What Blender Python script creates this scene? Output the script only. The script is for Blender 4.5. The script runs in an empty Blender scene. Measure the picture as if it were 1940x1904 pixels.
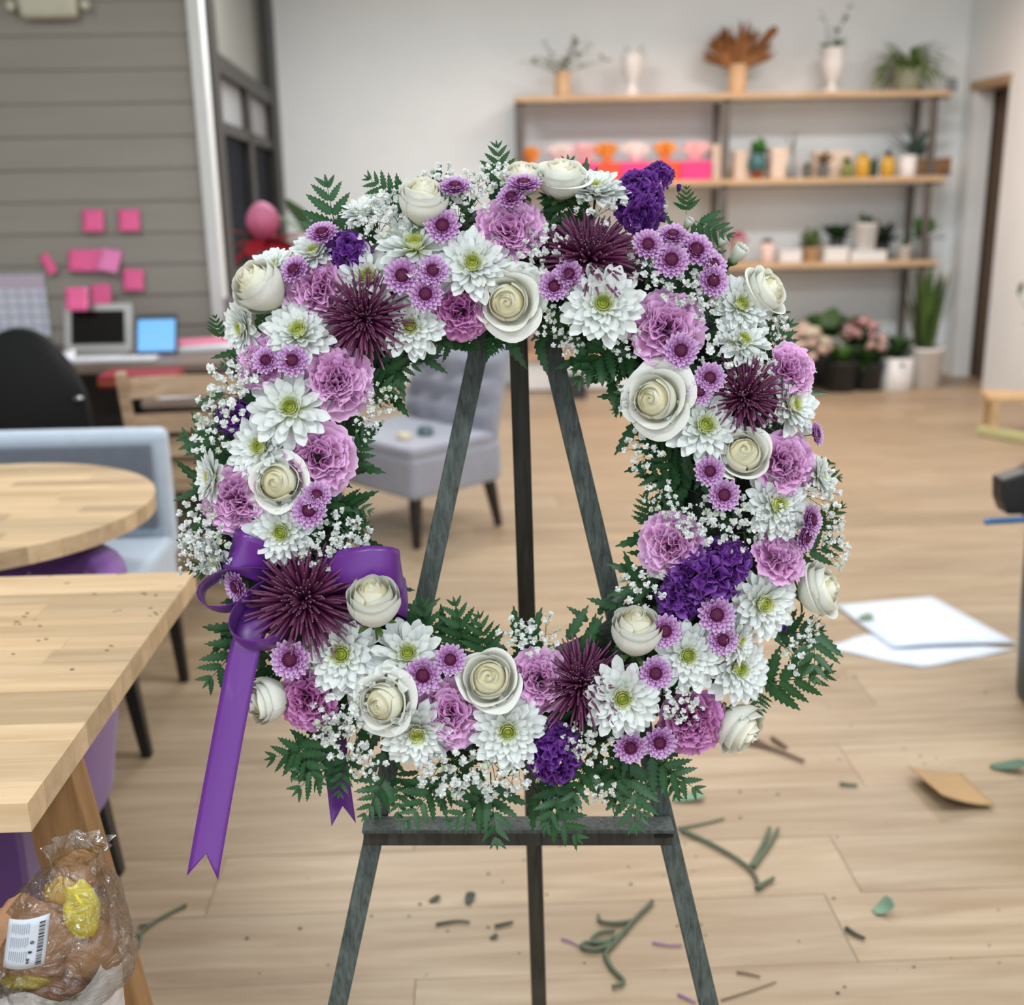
import bpy, math, random
import numpy as np
from mathutils import Vector, Matrix, Euler

random.seed(7)
RNG = np.random.default_rng(11)
PI = math.pi
SC = bpy.context.scene
COL = SC.collection

# ------------------------------------------------------------------ camera, world, lights, exposure
FPX, CAM_H = 2150.0, 1.42
PITCH, YAW, ROLL = math.radians(15.3), math.radians(1.85), math.radians(-1.0)
CAM_R = (Matrix.Rotation(-YAW, 3, 'Z') @ Matrix.Rotation(PI / 2 - PITCH, 3, 'X') @ Matrix.Rotation(ROLL, 3, 'Z'))
CAM_P = Vector((0, 0, CAM_H))
cam_d = bpy.data.cameras.new('camera')
cam = bpy.data.objects.new('camera', cam_d); COL.objects.link(cam)
cam.matrix_world = Matrix.Translation(CAM_P) @ CAM_R.to_4x4()
cam_d.sensor_fit = 'HORIZONTAL'; cam_d.sensor_width = 36.0
cam_d.lens = FPX / 1940 * 36.0
cam_d.clip_start = 0.02
cam_d.dof.use_dof = True
cam_d.dof.focus_distance = 1.30
cam_d.dof.aperture_fstop = 3.5
SC.camera = cam

w = bpy.data.worlds.new('world'); SC.world = w; w.use_nodes = True
w.node_tree.nodes['Background'].inputs[0].default_value = (0.82, 0.92, 1.0, 1)
w.node_tree.nodes['Background'].inputs[1].default_value = 1.35

def area(name, loc, sx, sy, power, col=(1, 1, 1), rot=(0, 0, 0)):
    l = bpy.data.lights.new(name, 'AREA'); l.shape = 'RECTANGLE'; l.size = sx; l.size_y = sy
    l.energy = power; l.color = col
    o = bpy.data.objects.new(name, l); COL.objects.link(o); o.location = loc; o.rotation_euler = rot
    return o
for i, (x, y, p) in enumerate([(-1.3, -0.6, 41), (1.2, -0.6, 41), (-2.0, 2.6, 36), (0.6, 2.6, 30), (2.6, 2.8, 28),
                               (-0.5, 6.0, 58), (2.3, 6.0, 38)]):
    area('ceiling_lamp_light', (x, y, 3.12), 1.2, 0.35, p, (0.88, 0.955, 1.0))
area('added_warm_light', (1.6, 7.2, 2.95), 2.2, 0.2, 38, (1.0, 0.70, 0.56), (math.radians(-18), 0, 0))  # added warm light, no fixture in view; tints the wall around the shelves

SC.view_settings.view_transform = 'Standard'
SC.view_settings.look = 'None'
SC.view_settings.gamma = 1.0
SC.view_settings.use_curve_mapping = False
SC.view_settings.exposure = 0.34
SC.cycles.max_bounces = 6; SC.cycles.diffuse_bounces = 3; SC.cycles.glossy_bounces = 2; SC.cycles.transmission_bounces = 2
SC.cycles.caustics_reflective = False; SC.cycles.caustics_refractive = False; SC.cycles.adaptive_threshold = 0.03

# ------------------------------------------------------------------ helpers
def c(r, g, b, k=1.0):
    f = lambda v: (v / 255 / 12.92 if v / 255 <= .04045 else ((v / 255 + .055) / 1.055) ** 2.4)
    return (f(r) * k, f(g) * k, f(b) * k)

def ray(px, py):
    return CAM_R @ Vector(((px - 970) / FPX, (952 - py) / FPX, -1))
def at_z(px, py, z):
    d = ray(px, py); return CAM_P + d * ((z - CAM_H) / d.z)
def at_y(px, py, y):
    d = ray(px, py); return CAM_P + d * (y / d.y)

MATS = {}
def nodes_of(name):
    m = bpy.data.materials.new(name); m.use_nodes = True
    nt = m.node_tree
    return m, nt, nt.nodes['Principled BSDF']
def mat(name, col, rough=.6, metal=0, noise=.0, nscale=8, bump=0, bscale=60, spec=.5, emit=None, estr=1, alpha=None, trans=0, stretch=None, sheen=0, coat=0):
    """Principled material with procedural colour variation and fine relief."""
    if name in MATS: return MATS[name]
    m, nt, b = nodes_of(name); MATS[name] = m
    b.inputs['Base Color'].default_value = (*col, 1)
    b.inputs['Roughness'].default_value = rough
    b.inputs['Metallic'].default_value = metal
    b.inputs['Specular IOR Level'].default_value = spec
    if sheen: b.inputs['Sheen Weight'].default_value = sheen
    if coat: b.inputs['Coat Weight'].default_value = coat
    if trans: b.inputs['Transmission Weight'].default_value = trans
    if alpha is not None: b.inputs['Alpha'].default_value = alpha
    if emit: b.inputs['Emission Color'].default_value = (*emit, 1); b.inputs['Emission Strength'].default_value = estr
    L = nt.links
    if noise or bump:
        tc = nt.nodes.new('ShaderNodeTexCoord')
        src = tc.outputs['Object']
        if stretch:
            mp = nt.nodes.new('ShaderNodeMapping'); mp.inputs['Scale'].default_value = stretch
            L.new(src, mp.inputs[0]); src = mp.outputs[0]
    if noise:
        n = nt.nodes.new('ShaderNodeTexNoise'); n.inputs['Scale'].default_value = nscale; n.inputs['Detail'].default_value = 4
        L.new(src, n.inputs['Vector'])
        r = nt.nodes.new('ShaderNodeMapRange'); r.inputs['From Min'].default_value = .3; r.inputs['From Max'].default_value = .7
        r.inputs['To Min'].default_value = 1 - noise; r.inputs['To Max'].default_value = 1 + noise
        L.new(n.outputs['Fac'], r.inputs['Value'])
        mx = nt.nodes.new('ShaderNodeMix'); mx.data_type = 'RGBA'; mx.blend_type = 'MULTIPLY'; mx.inputs['Factor'].default_value = 1
        mx.inputs['A'].default_value = (*col, 1); L.new(r.outputs[0], mx.inputs['B'])
        L.new(mx.outputs['Result'], b.inputs['Base Color'])
    if bump:
        n2 = nt.nodes.new('ShaderNodeTexNoise'); n2.inputs['Scale'].default_value = bscale; n2.inputs['Detail'].default_value = 3
        L.new(src, n2.inputs['Vector'])
        bp = nt.nodes.new('ShaderNodeBump'); bp.inputs['Strength'].default_value = bump; bp.inputs['Distance'].default_value = .01
        L.new(n2.outputs['Fac'], bp.inputs['Height']); L.new(bp.outputs[0], b.inputs['Normal'])
    return m

def petal_mat(name, rough=.55, transl=.25, fine=.06):
    """Colour comes from the petal pigment stored per vertex; light passes through a little."""
    m, nt, b = nodes_of(name); MATS[name] = m
    L = nt.links
    a = nt.nodes.new('ShaderNodeAttribute'); a.attribute_name = 'Col'
    tc = nt.nodes.new('ShaderNodeTexCoord')
    n = nt.nodes.new('ShaderNodeTexNoise'); n.inputs['Scale'].default_value = 14; n.inputs['Detail'].default_value = 3
    L.new(tc.outputs['Object'], n.inputs['Vector'])
    r = nt.nodes.new('ShaderNodeMapRange'); r.inputs['To Min'].default_value = 1 - fine; r.inputs['To Max'].default_value = 1 + fine
    L.new(n.outputs['Fac'], r.inputs['Value'])
    mx = nt.nodes.new('ShaderNodeMix'); mx.data_type = 'RGBA'; mx.blend_type = 'MULTIPLY'; mx.inputs['Factor'].default_value = 1
    L.new(a.outputs['Color'], mx.inputs['A']); L.new(r.outputs[0], mx.inputs['B'])
    L.new(mx.outputs['Result'], b.inputs['Base Color'])
    b.inputs['Roughness'].default_value = rough; b.inputs['Specular IOR Level'].default_value = .3
    t = nt.nodes.new('ShaderNodeBsdfTranslucent'); L.new(mx.outputs['Result'], t.inputs['Color'])
    ms = nt.nodes.new('ShaderNodeMixShader'); ms.inputs[0].default_value = transl
    L.new(b.outputs[0], ms.inputs[1]); L.new(t.outputs[0], ms.inputs[2])
    L.new(ms.outputs[0], nt.nodes['Material Output'].inputs['Surface'])
    return m

def wood_mat(name, c1, c2, rough=.5, grain=(1.4, 22, 22), scale=3.0, var=.16, world=True, streak=.5, spec=.4):
    """Grain along one axis; every board its own tone (Object Info random)."""
    if name in MATS: return MATS[name]
    m, nt, b = nodes_of(name); MATS[name] = m
    L = nt.links
    oi = nt.nodes.new('ShaderNodeObjectInfo')
    if world:
        g = nt.nodes.new('ShaderNodeNewGeometry'); src = g.outputs['Position']
    else:
        g = nt.nodes.new('ShaderNodeTexCoord'); src = g.outputs['Object']
    mp = nt.nodes.new('ShaderNodeMapping'); mp.inputs['Scale'].default_value = grain
    L.new(src, mp.inputs['Vector'])
    mul = nt.nodes.new('ShaderNodeMath'); mul.operation = 'MULTIPLY'; mul.inputs[1].default_value = 57.0
    L.new(oi.outputs['Random'], mul.inputs[0])
    cb = nt.nodes.new('ShaderNodeCombineXYZ')
    for k in range(3): L.new(mul.outputs[0], cb.inputs[k])
    L.new(cb.outputs[0], mp.inputs['Location'])
    n = nt.nodes.new('ShaderNodeTexNoise'); n.inputs['Scale'].default_value = scale; n.inputs['Detail'].default_value = 6
    n.inputs['Roughness'].default_value = .6; n.inputs['Distortion'].default_value = .6
    L.new(mp.outputs[0], n.inputs['Vector'])
    cr = nt.nodes.new('ShaderNodeValToRGB')
    cr.color_ramp.elements[0].position = .32; cr.color_ramp.elements[0].color = (*c2, 1)
    cr.color_ramp.elements[1].position = .32 + streak * .6; cr.color_ramp.elements[1].color = (*c1, 1)
    L.new(n.outputs['Fac'], cr.inputs[0])
    r = nt.nodes.new('ShaderNodeMapRange'); r.inputs['To Min'].default_value = 1 - var; r.inputs['To Max'].default_value = 1 + var * .6
    L.new(oi.outputs['Random'], r.inputs['Value'])
    hs = nt.nodes.new('ShaderNodeHueSaturation'); L.new(cr.outputs[0], hs.inputs['Color']); L.new(r.outputs[0], hs.inputs['Value'])
    L.new(hs.outputs[0], b.inputs['Base Color'])
    b.inputs['Roughness'].default_value = rough; b.inputs['Specular IOR Level'].default_value = spec
    bp = nt.nodes.new('ShaderNodeBump'); bp.inputs['Strength'].default_value = .12; bp.inputs['Distance'].default_value = .004
    L.new(n.outputs['Fac'], bp.inputs['Height']); L.new(bp.outputs[0], b.inputs['Normal'])
    return m

class MB:
    def __init__(s): s.v = []; s.f = []; s.c = []; s.n = 0
    def add(s, verts, faces, col=None):
        verts = np.asarray(verts, float).reshape(-1, 3)
        k = s.n; s.v.append(verts); s.n += len(verts)
        s.f += [tuple(i + k for i in f) for f in faces]
        if col is None: col = (1, 1, 1)
        col = np.asarray(col, float)
        if col.ndim == 1: col = np.tile(col, (len(verts), 1))
        s.c.append(col)
        return s
    def grid(s, P, col=None, closed=False):
        P = np.asarray(P, float); a, b = P.shape[:2]
        f = []
        for i in range(a - 1):
            for j in range(b if closed else b - 1):
                j2 = (j + 1) % b
                f.append((i * b + j, i * b + j2, (i + 1) * b + j2, (i + 1) * b + j))
        if col is not None:
            col = np.asarray(col, float)
            if col.ndim == 3: col = col.reshape(-1, 3)
        return s.add(P.reshape(-1, 3), f, col)
    def box(s, lo, hi, col=None):
        x0, y0, z0 = lo; x1, y1, z1 = hi
        v = [(x0, y0, z0), (x1, y0, z0), (x1, y1, z0), (x0, y1, z0), (x0, y0, z1), (x1, y0, z1), (x1, y1, z1), (x0, y1, z1)]
        return s.add(v, BOXF, col)
    def beam(s, p0, p1, wdir, w, t, w1=None, t1=None, col=None):
        """Four-sided bar from p0 to p1, w across wdir, t across the third direction."""
        p0 = Vector(p0); p1 = Vector(p1); d = (p1 - p0).normalized()
        wd = Vector(wdir); wd = (wd - d * wd.dot(d)).normalized(); td = d.cross(wd)
        w1 = w if w1 is None else w1; t1 = t if t1 is None else t1
        v = []
        for p, a, b in ((p0, w, t), (p1, w1, t1)):
            for sa, sb in ((-1, -1), (1, -1), (1, 1), (-1, 1)): v.append(p + wd * sa * a / 2 + td * sb * b / 2)
        return s.add([tuple(x) for x in v], BOXF, col)
    def lathe(s, prof, seg=24, center=(0, 0, 0), col=None, cap=True):
        prof = np.asarray(prof, float); a = np.linspace(0, 2 * PI, seg, endpoint=False)
        P = np.zeros((len(prof), seg, 3))
        P[:, :, 0] = prof[:, None, 0] * np.cos(a) + center[0]; P[:, :, 1] = prof[:, None, 0] * np.sin(a) + center[1]
        P[:, :, 2] = prof[:, None, 1] + center[2]
        k = s.n
        s.grid(P, col, closed=True)
        if cap:
            s.f.append(tuple(k + j for j in range(seg))[::-1])
            s.f.append(tuple(k + (len(prof) - 1) * seg + j for j in range(seg)))
        return s
    def tube(s, path, rad, seg=6, col=None, up=(0.3, 0.2, 1)):
        path = np.asarray(path, float); n = len(path)
        rad = np.full(n, rad) if np.isscalar(rad) else np.asarray(rad, float)
        T = np.gradient(path, axis=0); T /= np.linalg.norm(T, axis=1)[:, None] + 1e-12
        U = np.cross(T, np.asarray(up, float)); U /= np.linalg.norm(U, axis=1)[:, None] + 1e-12
        W = np.cross(U, T); a = np.linspace(0, 2 * PI, seg, endpoint=False)
        P = path[:, None, :] + rad[:, None, None] * (U[:, None, :] * np.cos(a)[None, :, None] + W[:, None, :] * np.sin(a)[None, :, None])
        k = s.n
        if col is not None and np.asarray(col).ndim == 2: col = np.repeat(np.asarray(col), seg, axis=0)
        s.grid(P, col, closed=True)
        s.f.append(tuple(k + j for j in range(seg))); s.f.append(tuple(k + (n - 1) * seg + j for j in range(seg))[::-1])
        return s
    def poly(s, pts, z0, z1, col=None):
        """Upright prism over a flat outline."""
        n = len(pts); v = [(x, y, z0) for x, y in pts] + [(x, y, z1) for x, y in pts]
        f = [tuple(range(n))[::-1], tuple(range(n, 2 * n))] + [(i, (i + 1) % n, n + (i + 1) % n, n + i) for i in range(n)]
        return s.add(v, f, col)
    def mesh(s, name, m, smooth=False):
        me = bpy.data.meshes.new(name)
        V = np.concatenate(s.v); me.from_pydata(V.tolist(), [], s.f)
        C = np.concatenate(s.c)
        at = me.color_attributes.new('Col', 'FLOAT_COLOR', 'POINT')
        at.data.foreach_set('color', np.concatenate([C, np.ones((len(C), 1))], axis=1).astype(np.float32).ravel())
        if m: me.materials.append(m)
        if smooth: me.polygons.foreach_set('use_smooth', [True] * len(me.polygons))
        me.update()
        return me
    def obj(s, name, m, parent=None, smooth=False, loc=None, bevel=0):
        o = link(name, s.mesh(name, m, smooth), parent)
        if loc is not None: o.location = loc
        if bevel:
            bv = o.modifiers.new('bevel', 'BEVEL'); bv.width = bevel; bv.segments = 2; bv.limit_method = 'ANGLE'
        return o
BOXF = [(3, 2, 1, 0), (4, 5, 6, 7), (0, 1, 5, 4), (1, 2, 6, 5), (2, 3, 7, 6), (3, 0, 4, 7)]

def link(name, data, parent=None):
    o = bpy.data.objects.new(name, data); COL.objects.link(o)
    if parent is not None: o.parent = parent
    return o
def tag(o, label, cat, group=None, kind=None):
    o['label'] = label; o['category'] = cat
    if group: o['group'] = group
    if kind: o['kind'] = kind
    return o
def thing(name, label, cat, loc=(0, 0, 0), rz=0, group=None):
    o = link(name, None); o.empty_display_size = .05
    o.location = loc; o.rotation_euler = (0, 0, rz)
    return tag(o, label, cat, group)
def struct(name, mb, m, parent=None, **k):
    o = mb.obj(name, m, parent, **k)
    if parent is None: o['kind'] = 'structure'
    return o
def rnd(a, b): return random.uniform(a, b)
def clamp(x, a, b): return max(a, min(b, x))
def lerp3(a, b, t):
    a = np.asarray(a); b = np.asarray(b); t = np.asarray(t)[..., None]
    return a * (1 - t) + b * t

# ------------------------------------------------------------------ the room
M_WALL = mat('white_wall_paint', c(238, 239, 238), .75, noise=.02, nscale=3, bump=.03, bscale=200)
M_FLOOR = wood_mat('floor_wood', c(184, 163, 136), c(154, 129, 101), .45, grain=(.9, 10, 10), scale=2.4, var=.11, streak=.7)
M_SUB = mat('floor_gap', c(146, 118, 90), .9, noise=.1)
M_SIDING = mat('siding_paint', c(156, 150, 140), .65, noise=.04, nscale=2, bump=.05, bscale=120, stretch=(1, 8, 8))
M_TRIM = mat('white_trim_paint', c(226, 226, 224), .5, noise=.02)
M_DARKFRAME = mat('window_bronze', c(38, 34, 28), .5, noise=.05)
M_CEIL = mat('ceiling_paint', c(215, 212, 206), .9, noise=.02)
M_BROWN = mat('brown_door', c(82, 62, 44), .6, noise=.08, stretch=(20, 20, 1.2), nscale=3)
M_GLASSN = mat('night_glass', c(16, 20, 30), .5, spec=.02, noise=.05)
M_GLASSP = mat('pale_glass', c(122, 120, 110), .2, spec=.5, noise=.04)

YB, XR, YS, XW = 8.72, 3.66, 5.65, -1.25     # back wall, right wall, siding wall, its right corner
XWB = -1.37
ZC = 3.2
fl = struct('floor', MB().box((-5, -3, -.06), (6, YB + .2, -.012)), M_SUB)
fl['label'] = 'pale oak plank floor'
pm = MB().box((-.5, -.5, -1), (.5, .5, 0)).mesh('plank', M_FLOOR)
PW = .217
row = 0
y = 0.52
while y < YB:
    x = -3.6 + rnd(0, .9)
    x1 = 4.3 if y > 7 else 3.72
    first = True
    while x < x1:
        ln = rnd(1.25, 1.9)
        if first: x0 = -3.6; first = False
        else: x0 = x
        xe = min(x + ln, x1)
        o = link('plank', pm, fl)
        o.location = ((x0 + xe) / 2, y + PW / 2, rnd(-.0006, .0006)); o.scale = (xe - x0 - .0015, PW - .0015, .012)
        x = xe
    y += PW; row += 1
struct('wall_back', MB().box((XWB - .15, YB, 0), (XR + .15, YB + .12, ZC)), M_WALL)
# right wall with the doorway
D0, D1, DZ = 7.98, 8.52, 2.13
wr = MB()
wr.box((XR, D1, 0), (XR + .14, YB + .1, ZC)); wr.box((XR, D0, DZ), (XR + .14, D1, ZC)); wr.box((XR, -3, 0), (XR + .14, D0, ZC))
struct('wall_right', wr, M_WALL)
M_LINTEL = wood_mat('door_casing_wood', c(176, 146, 112), c(150, 120, 88), .55, grain=(14, 2, 14))
tr = MB(); tr.box((XR - .015, D0 - .02, DZ - .06), (XR + .16, D1 + .06, DZ)); struct('trim_1', tr, M_LINTEL)
dr = struct('door_1', MB().box((XR + .16, D0 - .3, 0), (XR + .21, YB + .3, DZ + .3)), M_BROWN)
for z0, z1 in ((.15, .95), (1.08, 1.95)):
    MB().box((XR + .15, D0 + .06, z0), (XR + .165, D1 - .06, z1)).obj('door_panel', M_BROWN, dr, bevel=.006)
hw = MB(); hw.box((XR + .14, D0 - .14, 0), (XR + .2, D0 - .02, ZC)); struct('trim_2', hw, M_BROWN)
# siding wall: lapped boards, each a board
ws = struct('wall_left', MB().box((-5, YS + .03, 0), (XW, YS + .12, ZC)), M_SUB)
pitch_s = at_y(150, 131, YS).z - at_y(150, 195, YS).z
z = at_y(150, 131, YS).z - 12 * pitch_s
k = 0
while z < ZC - .02:
    b = MB()
    x0, x1, zt = -5, XW, z + pitch_s + .012
    v = [(x0, YS, z), (x1, YS, z), (x1, YS + .03, z), (x0, YS + .03, z), (x0, YS + .016, zt), (x1, YS + .016, zt), (x1, YS + .03, zt), (x0, YS + .03, zt)]
    if z + pitch_s > 0: b.add(v, BOXF).obj('siding_board', M_SIDING, ws)
    z += pitch_s
struct('trim_3', MB().box((XW - .012, YS - .03, .0), (XW + .05, YS + .06, ZC)), M_TRIM, bevel=.004)
# window wall running back from the corner
def wp(t, z, off=0):      # t: 0 at the corner, 1 at the back wall
    x = XW + .04 + (XWB - XW - .04) * t; y = YS + .08 + (YB - YS - .08) * t
    return (x + off, y, z)
ww = MB()
ww.add([wp(0, 0, -.12), wp(1, 0, -.12), wp(1, ZC, -.12), wp(0, ZC, -.12), wp(0, 0, -.06), wp(1, 0, -.06), wp(1, ZC, -.06), wp(0, ZC, -.06)], BOXF)
struct('wall_window', ww, M_DARKFRAME)
win = link('window_1', None); win['kind'] = 'structure'; win['label'] = 'tall dark framed window with transom and lower sashes'
def wquad(t0, t1, z0, z1, o0, o1, name, m, parent=win):
    b = MB(); v = []
    for o in (o0, o1):
        pass
    p = [wp(t0, z0, o0), wp(t1, z0, o0), wp(t1, z0, o1), wp(t0, z0, o1), wp(t0, z1, o0), wp(t1, z1, o0), wp(t1, z1, o1), wp(t0, z1, o1)]
    return b.add(p, BOXF).obj(name, m, parent)
ZR1, ZR2, ZR3 = 2.02, 1.76, 1.06
wquad(.0, .08, .6, ZC, -.06, .02, 'window_frame', M_DARKFRAME)
wquad(.86, 1.0, .6, ZC, -.06, .02, 'window_frame', M_DARKFRAME)
wquad(.08, .86, ZR1, ZR1 + .09, -.06, .012, 'window_rail', M_DARKFRAME)
wquad(.08, .86, ZR2 - .03, ZR2 + .03, -.06, .0, 'window_rail', M_DARKFRAME)
wquad(.08, .86, .98, ZR3, -.06, .015, 'window_rail', M_DARKFRAME)
wquad(.45, .51, ZR3, ZR1, -.06, .0, 'window_mullion', M_DARKFRAME)
wquad(.08, .86, ZR1 + .09, ZC, -.05, -.035, 'window_pane', M_GLASSP)
M_PANELW = mat('frosted_pane', c(150, 152, 154), .4, noise=.05)
for t0, t1 in ((.08, .45), (.51, .86)):
    wquad(t0, t1, ZR2 + .03, ZR1, -.05, -.035, 'window_pane', M_PANELW)
    wquad(t0, t1, ZR3, ZR2 - .03, -.05, -.035, 'window_pane', M_GLASSN)
wquad(0, 1, 0, .98, -.06, -.02, 'window_apron', M_DARKFRAME)
struct('ceiling', MB().box((-5, -3, ZC), (6, YB + .2, ZC + .1)), M_CEIL)
struct('wall_far_left', MB().box((-5.1, -3, 0), (-5, YS + .1, ZC)), M_SIDING)

# ------------------------------------------------------------------ wreath frame
LEAN = math.radians(13)
WU = Vector((1, 0, 0)); WV = Vector((0, math.sin(LEAN), math.cos(LEAN))); WN = Vector((0, -math.cos(LEAN), math.sin(LEAN)))
WC = at_y(958, 930, 1.34)
def on_wreath(px, py, n=0.0):
    """Point on the plane of the wreath, n metres towards the viewer."""
    d = ray(px, py); p0 = WC + WN * n
    return CAM_P + d * ((p0 - CAM_P).dot(WN) / d.dot(WN))
PXM = 1 / ((on_wreath(1000, 930) - on_wreath(900, 930)).length / 100)     # pixels per metre there
RING, HALF = .272, .135

# ------------------------------------------------------------------ easel
M_EASEL = wood_mat('easel_wood', c(98, 106, 100), c(44, 50, 46), .6, grain=(90, 90, 3), scale=2.0, var=.06, streak=.75)
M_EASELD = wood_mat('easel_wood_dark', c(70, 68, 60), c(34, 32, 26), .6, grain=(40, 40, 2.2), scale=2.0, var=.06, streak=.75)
ez = thing('easel', 'dark stained wooden tripod easel carrying the flower wreath', 'easel', (WC.x, 1.2, 0))
EB = -.062
def from_line(x0, y0, x1, y1, n):
    a = on_wreath(x0, y0, n); b = on_wreath(x1, y1, n); d = (b - a) / (b.z - a.z)
    return lambda z: a + d * (z - a.z)
inv = Vector((-WC.x, -1.2, 0))
def leg(x0, y0, x1, y1, ztop, wpx):
    g = from_line(x0, y0, x1, y1, EB)
    return MB().beam(g(ztop) + inv, g(0.0) + inv, WU, wpx, .019)
LT = 1.425
lw = .0245
leg(912, 640, 662, 1800, LT, lw).obj('leg', M_EASEL, ez, bevel=.0015)
leg(1040, 640, 1318, 1800, LT, lw).obj('leg', M_EASEL, ez, bevel=.0015)
top = from_line(965, 360, 965, 420, EB - .03)
rt = top(LT - .02); rb = at_z(1024, 1990, 0.0); rb.z = 0
ra = at_y(980, 700, rt.y); 
MB().beam(rt + inv + Vector((.006, 0, 0)), rb + inv, WU, .0245, .019).obj('rear_leg', M_EASELD, ez, bevel=.0015)
ap = top(LT - .05)
MB().beam(ap + inv + Vector((-.05, -.016, 0)), ap + inv + Vector((.06, -.016, 0)), WV, .045, .016).obj('top_block', M_EASEL, ez, bevel=.002)
b0 = on_wreath(690, 1577, EB + .022) + inv; b1 = on_wreath(1272, 1577, EB + .022) + inv
bd = (b1 - b0)
MB().beam(b0, b1, Vector((0, 0, 1)), .024, .024).obj('cross_bar', M_EASELD, ez, bevel=.0015)
lp = b0 + Vector((0, 0, .0125)); lq = b1 + Vector((0, 0, .0125))
MB().beam(lp + Vector((.0, -.006, .002)), lq + Vector((0, -.006, .002)), Vector((0, 1, 0)), .034, .005).obj('ledge', M_EASEL, ez, bevel=.001)
M_SLOT = mat('slot_dark', c(10, 10, 10), .8, noise=.1)
bs = b1 + Vector((-.012, -.0125, .003)); MB().box((bs.x - .012, bs.y - .001, bs.z - .002), (bs.x + .012, bs.y + .004, bs.z + .002)).obj('bolt_slot', M_SLOT, ez)

# ------------------------------------------------------------------ flower meshes (unit radius, facing +Z)
M_PETAL = petal_mat('petal', .55, .22)
M_STOCK = petal_mat('stock_petal', .42, .18)
M_LEAF = petal_mat('leaf', .38, .12, .15)
M_STEM = mat('green_stem', c(62, 92, 48), .6, noise=.1)
M_FOAM = mat('dark_moss_base', c(22, 34, 22), .95, noise=.3, nscale=40, bump=.6, bscale=90)

WHITE, CREAM = c(231, 235, 231), c(238, 236, 222)
def rotz(P, a):
    ca, sa = math.cos(a), math.sin(a); P = np.asarray(P)
    return np.stack([P[..., 0] * ca - P[..., 1] * sa, P[..., 0] * sa + P[..., 1] * ca, P[..., 2]], -1)
def petal(L, W, curl=.3, cup=.25, nl=6, nw=4, blunt=.8, side=0.0, notch=0.0):
    """A petal along +X from the origin, bending up by curl radians over its length."""
    t = np.linspace(0, 1, nl + 1); u = np.linspace(-1, 1, nw + 1)
    wid = (.34 + .66 * np.sin(PI * np.clip(t, 0, 1) ** blunt * .5 + .0)) * np.sqrt(np.clip(1 - ((t - .62) / .385).clip(0, 1) ** 2.6, 0.02, 1))
    ds = L / nl; ang = np.cumsum(np.full(nl + 1, curl / nl)) - curl / nl
    x = np.concatenate([[0], np.cumsum(np.cos(ang[:-1]) * ds)]); z = np.concatenate([[0], np.cumsum(np.sin(ang[:-1]) * ds)])
    hw = wid * W / 2
    P = np.zeros((nl + 1, nw + 1, 3))
    P[..., 0] = x[:, None] - notch * L * (1 - abs(u))[None, :] * (t ** 8)[:, None]
    P[..., 1] = hw[:, None] * u[None, :] + side * (t ** 2)[:, None] * L
    P[..., 2] = z[:, None] + cup * hw[:, None] * (u ** 2)[None, :] * (1 + 0 * t)[:, None]
    return P, t
def elevate(P, e, base_r=0, base_z=0, roll=0):
    ce, se = math.cos(e), math.sin(e)
    if roll:
        cr, sr = math.cos(roll), math.sin(roll)
        P = np.stack([P[..., 0], P[..., 1] * cr - P[..., 2] * sr, P[..., 1] * sr + P[..., 2] * cr], -1)
    return np.stack([P[..., 0] * ce - P[..., 2] * se + base_r, P[..., 1], P[..., 0] * se + P[..., 2] * ce + base_z], -1)
def tcol(t, stops, nw):
    xs = [s[0] for s in stops]; C = np.stack([np.interp(t, xs, [s[1][k] for s in stops]) for k in range(3)], -1)
    return np.repeat(C[:, None, :], nw, axis=1)

MUM_STOPS = [(0, c(222, 228, 150)), (.22, c(232, 236, 205)), (.4, WHITE), (1, c(236, 239, 236))]
def mum_outer_petal(seed):
    r = np.random.default_rng(seed)
    P, t = petal(.82, .31, curl=r.uniform(-.25, .3), cup=.3, side=r.uniform(-.05, .05), nl=7, nw=4)
    b = MB(); b.grid(elevate(P, .10, .19, 0), tcol(t, MUM_STOPS, 5)); return b.mesh('mum_petal', M_PETAL, True)
def mum_body(seed, full=1.0, outer=False):
    r = np.random.default_rng(seed); b = MB()
    rings = [(16, .76, .28, .28, .17), (16, .66, .26, .48, .16), (14, .52, .22, .70, .14), (12, .38, .17, .95, .12)]
    if outer: rings = [(15, .82, .31, .1, .19)] + rings
    for k, (n, L, W, e, br) in enumerate(rings):
        n = int(n * (full if k < 3 else 1))
        for i in range(n):
            a = 2 * PI * (i + r.uniform(-.3, .3)) / n + k * .21
            P, t = petal(L * r.uniform(.88, 1.08), W * r.uniform(.85, 1.1), curl=r.uniform(-.2, .35), cup=.4, nl=6, nw=4, side=r.uniform(-.06, .06))
            b.grid(rotz(elevate(P, e + r.uniform(-.1, .1), br, .02 * k, r.uniform(-.25, .25)), a), tcol(t, MUM_STOPS, 5))
    # calyx and stem behind
    b.lathe([(.03, -.55), (.035, -.2), (.16, -.08), (.22, .02)], 10, col=c(96, 122, 70))
    return b.mesh('chrysanthemum_head', M_PETAL, True)
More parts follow.
